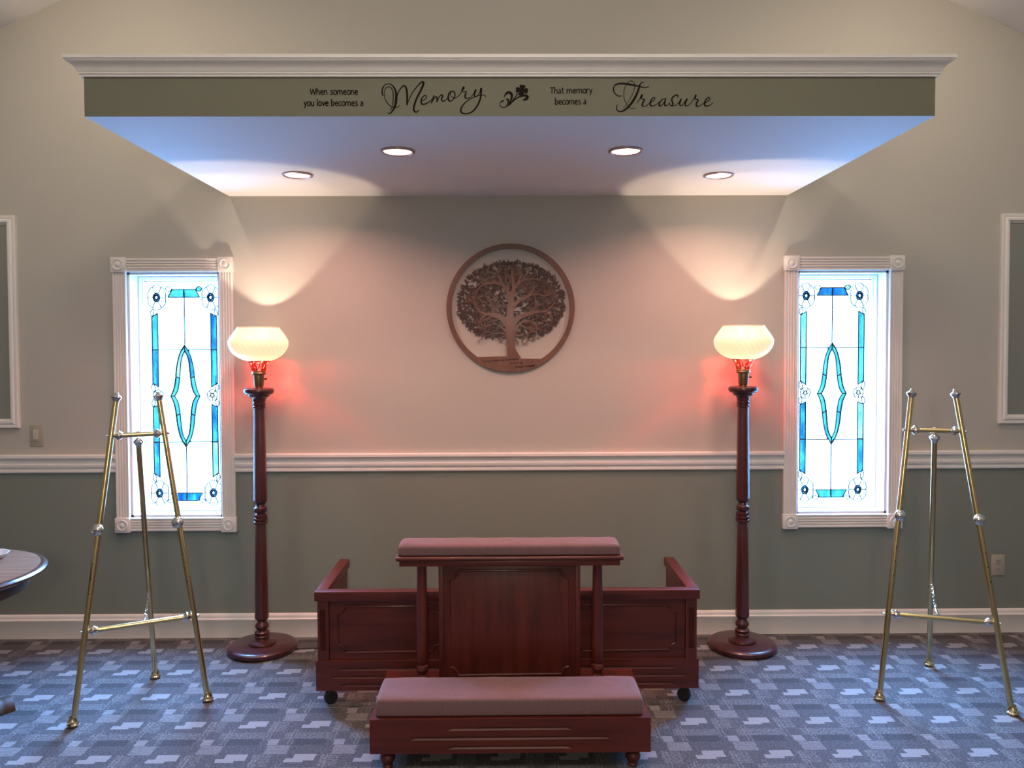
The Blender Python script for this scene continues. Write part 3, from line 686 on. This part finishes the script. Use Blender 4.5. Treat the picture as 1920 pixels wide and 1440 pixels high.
Mem = [
 wv([(195, 290), (175, 240), (182, 180), (215, 125), (270, 105), (330, 125), (375, 190), (393, 270), (390, 350), (372, 440), (335, 515), (290, 560), (262, 540)], [14, 22, 20, 14, 12, 18, 26, 36, 40, 36, 24, 16, 12]),
 wv([(300, 515), (333, 430), (346, 330), (343, 240), (322, 175), (280, 150), (235, 165), (210, 215), (212, 300), (240, 375), (290, 435), (350, 463), (410, 460), (445, 435)], [9, 13, 15, 14, 11, 9, 10, 13, 12, 10, 8]),
 wv([(385, 400), (405, 300), (440, 205), (490, 145), (520, 133), (545, 165), (560, 250), (560, 430)], [18, 15, 16, 20, 24, 28, 30, 24]),
 wv([(560, 430), (590, 340), (650, 230), (720, 140), (780, 82), (813, 76), (810, 120), (770, 210), (712, 320), (672, 430), (662, 500), (690, 536), (720, 525), (745, 500)], [14, 12, 14, 16, 22, 28, 34, 30, 28, 28, 28, 22, 16, 12]),
 wv([(775, 362), (825, 348), (858, 318), (850, 285), (815, 292), (785, 335), (778, 385), (795, 416), (840, 412), (900, 380), (945, 340), (975, 285)], [10, 12, 14, 14, 18, 24, 26, 20, 14, 10, 10]),
 wv([(975, 280), (962, 340), (932, 402)], [22, 18, 18]), wv([(935, 398), (980, 325), (1010, 302), (1025, 325), (1022, 385)], [10, 14, 20, 24, 20]),
 wv([(1020, 385), (1058, 305), (1098, 272), (1108, 295), (1092, 345), (1115, 368), (1160, 350), (1200, 300)], [10, 14, 22, 24, 20, 14, 10]),
 wv([(1250, 212), (1212, 250), (1197, 310), (1207, 358), (1235, 368), (1275, 340), (1300, 285), (1295, 235), (1262, 214), (1238, 235), (1232, 275), (1262, 312), (1310, 320), (1370, 280)], [16, 24, 28, 24, 14, 16, 20, 16, 10, 10, 10, 10, 10]),
 wv([(1370, 280), (1405, 215), (1428, 160), (1440, 165), (1418, 205), (1432, 228), (1475, 222), (1462, 270), (1457, 308), (1485, 326), (1540, 310), (1590, 255)], [10, 14, 22, 26, 18, 12, 16, 24, 24, 14, 10, 10]),
 wv([(1590, 252), (1626, 195), (1602, 260), (1612, 295), (1650, 288), (1690, 225), (1708, 172), (1703, 260), (1688, 350), (1640, 450), (1560, 535), (1470, 562), (1402, 545), (1392, 490), (1440, 410), (1530, 340), (1640, 292), (1730, 276), (1768, 285), (1768, 312)], [10, 22, 24, 16, 12, 16, 28, 26, 26, 24, 20, 16, 22, 24, 16, 12, 10, 10, 10, 10])]
vinyl('large black script word Memory on the sage soffit fascia', Mem, 700, 150, 8.348)
Tre = [
 wv([(235, 315), (180, 320), (120, 275), (95, 215), (110, 150), (170, 115), (280, 112), (400, 130), (520, 155), (630, 178), (680, 165), (697, 152)], [10, 14, 18, 20, 20, 26, 30, 28, 22, 16, 12, 8]),
 wv([(612, 100), (592, 87), (556, 110), (535, 160), (510, 240), (460, 350), (400, 440), (330, 520), (250, 573), (190, 580), (150, 545), (146, 500), (165, 462)], [8, 12, 20, 28, 34, 38, 38, 34, 24, 18, 18, 16, 10]),
 wv([(265, 530), (320, 450), (390, 340), (440, 230), (455, 140), (435, 82), (390, 67), (340, 90), (300, 150), (272, 240), (272, 330), (295, 420), (340, 490), (400, 528), (470, 522)], [8, 8, 9, 9, 8, 8, 9, 10, 10, 9, 9, 9]),
 wv([(490, 440), (545, 362), (578, 302), (577, 330), (562, 360), (600, 375), (623, 382), (592, 440), (582, 480), (610, 495), (660, 480), (715, 435)], [10, 14, 26, 26, 16, 16, 22, 26, 24, 14, 10, 10]),
 wv([(715, 435), (775, 402), (800, 365), (785, 345), (750, 370), (722, 430), (727, 475), (765, 488), (820, 465), (870, 420)], [10, 12, 14, 14, 20, 26, 24, 14, 10, 10]),
 wv([(985, 365), (930, 375), (882, 430), (872, 478), (910, 480), (955, 425), (985, 367), (966, 430), (970, 478), (1010, 475), (1050, 430)], [14, 16, 24, 26, 16, 12, 18, 24, 22, 12, 10]),
 wv([(1050, 430), (1065, 478), (1098, 480), (1104, 440), (1087, 390), (1102, 340), (1160, 306), (1193, 312), (1188, 350)], [10, 16, 20, 24, 24, 22, 20, 18, 12]), wv([(1098, 482), (1150, 478), (1210, 430)], [12, 10, 10]),
 wv([(1210, 430), (1247, 370), (1222, 440), (1232, 478), (1270, 470), (1350, 365), (1318, 440), (1318, 478), (1360, 483), (1430, 420)], [10, 22, 24, 18, 12, 20, 24, 20, 12, 10]),
 wv([(1430, 420), (1478, 345), (1498, 302), (1490, 332), (1477, 365), (1540, 387), (1508, 440), (1512, 487), (1560, 488), (1630, 440)], [10, 14, 26, 26, 16, 20, 26, 24, 12, 10]),
 wv([(1630, 440), (1700, 412), (1738, 372), (1718, 342), (1680, 370), (1648, 430), (1652, 478), (1700, 488), (1760, 460), (1800, 425)], [10, 12, 14, 14, 20, 26, 24, 14, 10, 8])]
vinyl('large black script word Treasure on the sage soffit fascia', Tre, 1140, 150, 9.143)
pl = []
for k in range(4):
    a = R(8 + 90 * k); d = (math.cos(a), math.sin(a)); nn = (-d[1], d[0]); P_ = []
    for t, wd in ((.0, 30), (40, 34), (60, 50), (92, 52), (104, 40), (108, 12)): P_.append((t, wd))
    poly = [(480 + d[0] * t + nn[0] * wd, 187 + (d[1] * t + nn[1] * wd) * .9) for t, wd in P_] + [(480 + d[0] * t - nn[0] * wd, 187 + (d[1] * t - nn[1] * wd) * .9) for t, wd in P_[::-1]]
    pl.append(poly)
Flo = [wv([(405, 240), (350, 325), (300, 390), (250, 452)], [16, 18, 18, 14]), wv([(262, 445), (330, 372), (400, 318), (470, 290), (520, 278), (570, 285), (580, 312), (545, 345), (500, 358)], [10, 16, 20, 26, 34, 44, 46, 44, 14]),
 wv([(165, 305), (185, 260), (225, 228), (270, 228), (300, 270), (292, 340), (265, 400), (235, 455)], [10, 26, 40, 48, 44, 34, 22, 12]),
 wv([(200, 350), (225, 345), (242, 375), (228, 420), (205, 460)], [14, 30, 30, 22, 10]),
 wv([(150, 385), (140, 372), (105, 390), (88, 430), (105, 470), (150, 488), (210, 470), (270, 425)], [26, 26, 14, 11, 11, 12, 14, 12])]
vinyl('black flower with curling leaves between the two lettered phrases', Flo, 930, 155, 9.6, fills=pl)

# ------------------------------------------------------------------ switch and outlet
r = thing('light_switch', 'ivory rocker switch plate above the chair rail', 'switch', (-2.529, 0, 1.093))
MB().box(-.035, .035, -.006, 0, -.057, .057).build('plate', M_plastic, r, bevel=.002)
MB().box(-.017, .017, -.009, -.005, -.033, .033).build('rocker_frame', M_plastic, r, bevel=.001)
MB().prism([(-.006, -.033), (-.013, 0), (-.009, .033), (-.004, .033), (-.004, -.033)], lambda u, v, t: (-.013 + .026 * t, u, v)).build('rocker', principled('pale_rocker', (.5, .47, .4), .35), r)
r = thing('wall_outlet', 'ivory duplex electrical outlet low on the sage wall', 'outlet', (2.645, 0, .365))
MB().box(-.036, .036, -.006, 0, -.057, .057).build('plate', M_plastic, r, bevel=.002)
for z in (-.021, .021):
    MB().lathe([(.0165, 0), (.0165, .004), (.001, .0042)], 20, (0, -.0055, z), Matrix.Rotation(R(90), 4, 'X') ).build('socket', M_plastic, r)
    for dx in (-.0065, .0065): MB().box(dx - .001, dx + .001, -.0103, -.009, z - .001, z + .008).build('slot', M_black, r, smooth=0)
    MB().lathe([(.0022, 0), (.0022, .0012)], 10, (0, -.0092, z - .008), Matrix.Rotation(R(90), 4, 'X')).build('slot', M_black, r)

# ------------------------------------------------------------------ cherry furniture helpers
def grooved(x0, x1, y, z0, z1, grooves, depth=.007):
    """front board face at y with recessed tapering flutes [(xa, xb, zc, half height)]"""
    m = MB(); zs = z0
    for xa, xb, zc, h in sorted(grooves, key=lambda g: g[2]):
        m.quad((x0, y, zs), (x1, y, zs), (x1, y, zc - h), (x0, y, zc - h))
        m.quad((x0, y, zc - h), (xa, y, zc - h), (xa, y, zc), (xa, y, zc + h), (x0, y, zc + h)); m.quad((xb, y, zc - h), (x1, y, zc - h), (x1, y, zc + h), (xb, y, zc + h), (xb, y, zc))
        e = min(.03, (xb - xa) * .1); d = y + depth
        a, b, c_, d_ = (xa + e, d, zc + h * .05), (xb - e, d, zc + h * .05), (xb - e, d, zc + h * .8), (xa + e, d, zc + h * .8)
        m.quad(a, b, c_, d_); m.quad((xa, y, zc - h), (xb, y, zc - h), b, a); m.quad((xa, y, zc + h), (xb, y, zc + h), c_, d_)
        m.mesh([(xa, y, zc - h), (xa, y, zc), (xa, y, zc + h), d_, a], [(0, 4, 3, 2, 1)]); m.mesh([(xb, y, zc - h), (xb, y, zc), (xb, y, zc + h), c_, b], [(0, 1, 2, 3, 4)])
        zs = zc + h
    m.quad((x0, y, zs), (x1, y, zs), (x1, y, z1), (x0, y, z1))
    return m
def notched(x0, x1, z0, z1, y, rc, rad=.006):
    P_ = []
    for cx, cz, s0 in ((x0, z0, 90), (x0, z1, 0), (x1, z1, -90), (x1, z0, -180)):
        for k in range(7): a = R(s0 - 90 * k / 6); P_.append((cx + rc * math.cos(a), y, cz + rc * math.sin(a)))
    # order: each corner is a concave quarter circle
    Q = []
    for cx, cz, a0 in ((x0, z0, 0), (x0, z1, -90), (x1, z1, 180), (x1, z0, 90)):
        for k in range(8): a = R(a0 + 90 * k / 7); Q.append((cx + rc * math.cos(a), y, cz + rc * math.sin(a)))
    order = [Q[0:8], Q[8:16], Q[16:24], Q[24:32]]
    path = order[0] + order[1] + order[2] + order[3]
    return MB().tube(path, rad, 8, True)
def cushion(x0, x1, y0, y1, z0, z1, rr, crown=.006, puff=None):
    """upholstered block: rounded section swept along x with softened ends"""
    sec = []
    for cy, cz, a0 in ((y1 - rr, z0 + .006, -90), (y1 - rr, z1 - rr, 0), (y0 + rr, z1 - rr, 90), (y0 + rr, z0 + .006, 180)):
        rad = rr if cz > (z0 + z1) / 2 else .006
        for k in range(6): a = R(a0 + 90 * k / 5); sec.append((cy + (rad if cz > (z0 + z1) / 2 else rr) * math.cos(a) * (1 if cz > (z0 + z1) / 2 else 1), cz + rad * math.sin(a)))
    top = [(y0 + rr + (y1 - y0 - 2 * rr) * t, z1) for t in (.2, .4, .6, .8)]
    i = max(k for k in range(len(sec)) if k < 12); sec = sec[:12] + top[::-1] + sec[12:]
    ym, zm_ = (y0 + y1) / 2, z0; xs = [0, .004, .010, .018, .03] ; Lx = x1 - x0
    st = [(x0 + e, s) for e, s in zip(xs, (.86, .94, .975, .993, 1.))] + [(x0 + .03 + (Lx - .06) * k / 16, 1.) for k in range(1, 16)] + [(x1 - e, s) for e, s in list(zip(xs, (.86, .94, .975, .993, 1.)))[::-1]]
    m = MB(); n = len(sec); vs = []
    for x, s in st:
        for y, z in sec:
            yy = ym + (y - ym) * (1 - (1 - s) * .35); zz = z0 + (z - z0) * s
            if z > z1 - 1e-4:
                zz += crown * math.sin(PI * max(0, min(1, (y - y0) / (y1 - y0)))) * min(1, s) + .0012 * math.sin(x * 41 + y * 20) + .0010 * math.sin(x * 93 + 2)
            vs.append((x, yy, zz))
    fs = [(j * n + i, j * n + (i + 1) % n, (j + 1) * n + (i + 1) % n, (j + 1) * n + i) for j in range(len(st) - 1) for i in range(n)] + [tuple(range(n)), tuple((len(st) - 1) * n + i for i in range(n))]
    return m.mesh(vs, fs)

# ------------------------------------------------------------------ low panelled bier skirt on casters (behind the kneeler)
bx, by = -.020, -.865
r = thing('bier_skirt', 'low U-shaped panelled cherry wood stand on black casters behind the kneeler', 'stand', (bx, by, 0))
HW, DP = .828, .535     # half width, depth back from the front face
zp0, zp1, zr0, zr1 = .074, .203, .465, .506
m = grooved(-HW, HW, 0, zp0, zp1, [(-HW + .105, HW - .105, .168, .0062), (-HW + .062, HW - .055, .133, .0062), (-HW + .105, HW - .105, .098, .0062)])
m.box(-HW, HW, .0092, .030, zp0, zp1 - .0005); m.quad((-HW, 0, zp1), (HW, 0, zp1), (HW, .03, zp1), (-HW, .03, zp1)); m.quad((-HW, 0, zp0), (-HW, 0, zp1), (-HW, .03, zp1), (-HW, .03, zp0)); m.quad((HW, 0, zp0), (HW, 0, zp1), (HW, .03, zp1), (HW, .03, zp0)); m.quad((-HW, 0, zp0), (HW, 0, zp0), (HW, .03, zp0), (-HW, .03, zp0))
m.build('plinth', M_cherry, r, smooth=0)
MB().box(-HW + .010, HW - .010, .016, .040, zp1, zr0).build('front_panel', M_cherry, r, smooth=0)
for s in (-1, 1):
    a, b = sorted((s * (HW - .008), s * (HW - .056))); zf0, zf1 = zp1, zr0; w = b - a
    m = MB(); fl = [(a, .004), (a + w * .24, .004)]
    for k in range(4): q = a + w * (.24 + .13 * k); fl += [(q, .004), (q + w * .03, .0085), (q + w * .085, .0085), (q + w * .115, .004)]
    fl += [(b, .004)]
    for (p, d), (p2, d2) in zip(fl, fl[1:]):
        if p2 - p < 1e-6: continue
        m.quad((p, d, zf0 + .045), (p2, d2, zf0 + .045), (p2, d2, zf1 - .040), (p, d, zf1 - .040))
    m.quad((a, .004, zf0), (b, .004, zf0), (b, .004, zf0 + .045), (a, .004, zf0 + .045)); m.quad((a, .004, zf1 - .04), (b, .004, zf1 - .04), (b, .004, zf1), (a, .004, zf1))
    m.box(a, b, .0088, .02, zf0, zf1)
    for q in (a, b): m.quad((q, .004, zf0), (q, .02, zf0), (q, .02, zf1), (q, .004, zf1))
    m.build('pilaster', M_cherry_v, r, smooth=0)
    # side wing
    x0, x1 = sorted((s * (HW - .010), s * (HW - .034)))
    MB().box(x0, x1, .040, DP, zp1, zr0).build('side_panel', M_cherry_y, r, smooth=0)
    x0, x1 = sorted((s * HW, s * (HW - .030))); MB().box(x0, x1, .030, DP, zp0, zp1).build('side_plinth', M_cherry_y, r, bevel=.002)
    x0, x1 = sorted((s * (HW + .004), s * (HW - .045))); MB().box(x0, x1, .041, DP + .004, zr0, zr1).build('side_rail', M_cherry_y, r, bevel=.003)
MB().box(-HW - .004, HW + .004, -.004, .041, zr0, zr1).build('top_rail', M_cherry, r, bevel=.003)
for a, b in ((-.735, -.295), (-.245, .245), (.295, .735)): notched(a, b, .236, .436, .0155, .032, .0055).build('panel_molding', M_cherry, r)
for s in (-1, 1):
    for y in (.045, DP - .06):
        c = MB(); x = s * (HW - .053); Mx = Matrix.Rotation(R(62 * s), 4, 'Z') @ Matrix.Rotation(R(90), 4, 'Y')
        c.lathe([(.004, -.014), (.024, -.014), (.029, -.010), (.030, 0), (.029, .010), (.024, .014), (.004, .014)], 24, (x, y, .030), Mx)
        c.lathe([(.006, .040), (.010, .055), (.020, .060), (.022, .0745), (.0, .0745)], 16, (x, y - .004, 0)); c.lathe([(.009, -.019), (.022, -.019), (.024, -.015), (.0, -.014)], 16, (x, y, .036), Mx)
        c.build('caster', M_black, r)

# ------------------------------------------------------------------ kneeler
kx, ky = -.0125, -1.405
r = thing('kneeler', 'cherry wood prayer kneeler with mauve cushions, in front of the low stand', 'kneeler', (kx, ky, 0))
HK, b0, b1, DK = .5135, .072, .199, .447
m = grooved(-HK, HK, 0, b0, b1, [(-.228, .226, .163, .0062), (-.367, .365, .128, .0062), (-.228, .226, .094, .0062)])
m.box(-HK, HK, .0092, DK, b0, b1 - .0005)
for q in (-HK, HK): m.quad((q, 0, b0), (q, .01, b0), (q, .01, b1), (q, 0, b1))
m.quad((-HK, 0, b1), (HK, 0, b1), (HK, DK, b1), (-HK, DK, b1)); m.quad((-HK, 0, b0), (HK, 0, b0), (HK, .01, b0), (-HK, .01, b0))
m.build('base', M_cherry, r, smooth=0)
for x in (-.455, .455):
    for y in (.045, DK - .045):
        MB().lathe([(.012, 0), (.017, .002), (.020, .008), (.017, .015), (.019, .018), (.027, .030), (.0285, .041), (.024, .052), (.016, .058), (.015, .062), (.024, .066), (.024, .0725), (.001, .0725)], 28, (x, y, 0)).build('foot', M_cherry_v, r)
cushion(-.494, .488, .020, .225, b1 + .0005, .264, .011, .004).build('knee_cushion', M_mauve, r, smooth=50)
for x in (-.357, .360):
    m = MB(); y = .358; z = b1
    m.lathe([(.001, z), (.024, z), (.025, z + .006), (.022, z + .013), (.015, z + .018), (.014, z + .022), (.020, z + .030), (.027, z + .043), (.024, z + .057), (.016, z + .064), (.0215, z + .068), (.0235, z + .074), (.0238, z + .12), (.0215, z + .34), (.0195, z + .455), (.0195, z + .482), (.001, z + .482)], 32, (x, y, 0)); m.build('post', M_cherry_v, r)
MB().box(-.287, .288, .340, .368, b1, .681).build('center_panel', M_cherry_v, r, bevel=.002)
for q in (-.287, .268): MB().box(q, q + .019, .333, .3405, b1, .681).build('stile', M_cherry_v, r, bevel=.0015)
notched(-.245, .246, .222, .650, .3395, .034, .0058).build('panel_molding', M_cherry_v, r)
MB().box(-.440, .443, .288, .428, .681, .704).build('armrest_board', M_cherry, r, bevel=.003)
MB().box(-.454, .457, .276, .440, .704, .722).build('armrest_top', M_cherry, r, bevel=.008, seg=4)
cushion(-.443, .442, .288, .425, .7225, .766, .013, .004).build('armrest_cushion', M_mauve, r, smooth=50)

# ------------------------------------------------------------------ brass easels
def easel(label, fl, fr, re, tl, tr, bar_z, knob_z):
    r = thing('display_easel', label, 'easel', ((fl[0] + fr[0]) / 2, (fl[1] + fr[1]) / 2, 0), 'pair of brass display easels')
    O = Vector(r.location); V = lambda p: Vector(p) - O
    fl, fr, re = V((*fl, 0)), V((*fr, 0)), V((*re, 0)); tl, tr = V(tl), V(tr); rad = .0120
    on = lambda a, b, z: a + (b - a) * ((z - a.z) / (b.z - a.z))
    def cup(mb, p, d, prof, n=20):
        mb.lathe(prof, n, p, d.to_track_quat('Z', 'Y').to_matrix().to_4x4())
    barL, barR = on(fl, tl, 1.178), on(fr, tr, 1.178); bd = (barR - barL).normalized(); mid = (barL + barR) / 2
    lowL, lowR = on(fl, tl, bar_z), on(fr, tr, bar_z); ld = (lowR - lowL).normalized()
    back = (re - (fl + fr) / 2).normalized()
    rt = mid + Vector((0, 0, -.030)); rdir = (rt - re).normalized()
    FOOT = [(.001, .004), (.020, .004), (.0235, .008), (.0235, .012), (.0185, .016), (.020, .023), (.0155, .032), (.0135, .042), (.001, .042)]; PAD = [(.001, 0), (.017, 0), (.019, .002), (.019, .0045), (.001, .0045)]
    def foot(p, lg):
        MB().lathe(FOOT, 20, p).build('foot_cap', M_brightbrass, lg); MB().lathe(PAD, 16, p).build('foot_pad', M_black, lg)
    for a, b in ((fl, tl), (fr, tr)):
        d = (b - a).normalized(); lg = MB().tube([a + d * .012, b], rad, 20).build('leg', M_brass, r)
        foot(a, lg)
        c = MB(); cup(c, b, d, [(.0125, -.006), (.0135, -.002), (.020, .008), (.0225, .013), (.020, .017), (.012, .022), (.008, .026), (.008, .030), (.005, .034), (.001, .035)]); c.build('finial', M_chrome, lg)
        k = MB(); p = on(a, b, knob_z); side = Vector((0, -1, .15)).normalized()
        cup(k, p + side * .013, side, [(.001, -.016), (.010, -.015), (.021, -.008), (.0255, 0), (.0255, .006), (.021, .013), (.011, .018), (.008, .019), (.007, .022), (.001, .023)], 28); k.build('holder_knob', M_chrome, lg)
        for z in (knob_z - .14, knob_z - .20, knob_z - .26): h = MB(); cup(h, on(a, b, z) + side * .0112, side, [(.0028, 0), (.0028, .0016), (.001, .0017)], 8); h.build('peg_hole', M_black, lg)
    lg = MB().tube([re + rdir * .012, rt - rdir * .01], rad * .95, 20).build('leg', M_brass, r)
    foot(re, lg)
    c = MB(); cup(c, rt, rdir, [(.0125, -.024), (.013, -.016), (.021, -.004), (.0215, .001), (.013, .008), (.009, .014), (.001, .016)]); c.build('collar', M_chrome, lg)
    BOSS = [(.0075, .010), (.010, .016), (.0205, .026), (.021, .031), (.013, .041), (.012, .046), (.001, .046)]
    for a, b, d in ((barL, barR, bd), (lowL, lowR, ld)):
        bar = MB().tube([a + d * .03, b - d * .03], .0112, 16).build('crossbar', M_brass, r)
        for p, q in ((a, d), (b, -d)):
            k = MB(); cup(k, p, q, BOSS); cup(k, p, -q, [(.005, .011), (.0065, .015), (.0055, .020), (.001, .022)], 12); k.build('boss', M_chrome, bar)
    k = MB(); cup(k, mid, Vector((0, 0, 1)), [(.006, .006), (.0075, .010), (.006, .015), (.001, .017)], 12); k.build('screw_cap', M_chrome, r)
    # chain between the rear leg and the lower bar, link by link in one loose strand
    cm_ = MB(); a = on(re, rt, bar_z + .075) + back * -.013; b = (lowL + lowR) / 2 + Vector((0, 0, .006)); n = 30
    for i in range(n):
        t = (i + .5) / n; p = a.lerp(b, t) + Vector((0, 0, -.045 * math.sin(PI * t))); t2 = (i + 1.5) / n
        d = (a.lerp(b, t2) + Vector((0, 0, -.045 * math.sin(PI * min(1, t2)))) - p).normalized(); u = d.orthogonal().normalized(); w = d.cross(u)
        if i % 2: u, w = w, u
        cm_.tube([p + d * .0075 * math.cos(q) + u * .0042 * math.sin(q) for q in [2 * PI * k / 8 for k in range(8)]], .0013, 5, True)
    cm_.build('chain', M_chrome, r, kind='stuff')
    return r
easel('tall brass tripod easel between the round table and the nearer floor lamp', (-1.812, -1.020), (-1.342, -.790), (-1.683, -.537), (-1.722, -.79, 1.330), (-1.569, -.712, 1.330), .372, .785)
easel('tall brass tripod easel in front of the wall with the electrical outlet', (1.612, -.830), (2.105, -.982), (2.029, -.460), (1.803, -.705, 1.328), (1.975, -.758, 1.328), .370, .800)

# ------------------------------------------------------------------ round table and the card on it
tx, ty, tz = -2.362, -1.075, .652
r = thing('round_table', 'round wooden pedestal table cut off by the picture edge', 'table', (tx, ty, 0))
top = MB().lathe([(.001, tz - .028), (.404, tz - .028), (.404, tz - .012), (.001, tz - .012)], 64).build('table_top', M_oakdark, r)
for k in range(6):      # boards of the top, running across
    a, b = -.402 + .134 * k + .0009, -.402 + .134 * (k + 1) - .0009; P_ = []
    for i in range(13): v = a + (b - a) * i / 12; P_.append((math.sqrt(max(1e-5, .4035 ** 2 - v * v)), v))
    P_ += [(-u, v) for u, v in P_[::-1]]
    MB().prism(P_, lambda u, v, t, k=k: (u, v, tz - .014 + (.014 + .0003 * (k % 2)) * t)).build('plank', M_oak, top, smooth=0)
MB().lathe([(.400, tz - .030), (.405, tz - .030), (.420, tz - .026), (.4285, tz - .018), (.4285, tz - .010), (.421, tz - .003), (.412, tz + .0005), (.403, tz + .0002)], 96, caps=False).build('rim', M_rim, r)
MB().lathe([(.330, tz - .0305), (.362, tz - .0305), (.362, tz - .075), (.356, tz - .088), (.330, tz - .088)], 72, caps=False).build('apron', M_oakdark, r)
MB().lathe([(.001, tz - .031), (.12, tz - .031), (.115, tz - .055), (.055, tz - .075), (.045, tz - .11), (.060, tz - .16), (.085, tz - .24), (.082, tz - .32), (.052, tz - .38), (.050, tz - .40), (.072, tz - .415), (.072, tz - .50), (.05, tz - .53), (.001, tz - .535)], 40).build('pedestal', M_oakdark, r)
for k in range(4):
    a = R(52 + 90 * k); d = Vector((math.cos(a), math.sin(a), 0))
    pts = cr([(*(d * q), z, w) for q, z, w in ((.03, .19, .026), (.10, .175, .030), (.17, .120, .031), (.22, .072, .036), (.250, .055, .050), (.275, .054, .053), (.292, .053, .042), (.300, .052, .018))], 5)
    MB().tube([p[:3] for p in pts], [p[3] for p in pts], 18).build('foot', M_oakdark, r)
o = thing('glass_dish', 'small clear white dish lying on the round wooden table', 'dish', (-2.252, -.845, tz + .0004))
MB().lathe([(.001, 0), (.040, 0), (.060, .006), (.072, .018), (.076, .024), (.073, .024), (.058, .010), (.038, .005), (.001, .005)], 32, mod=lambda a, z: 1 + .05 * math.cos(9 * a) * (z > .01)).build('bowl', M_cardwhite, o)
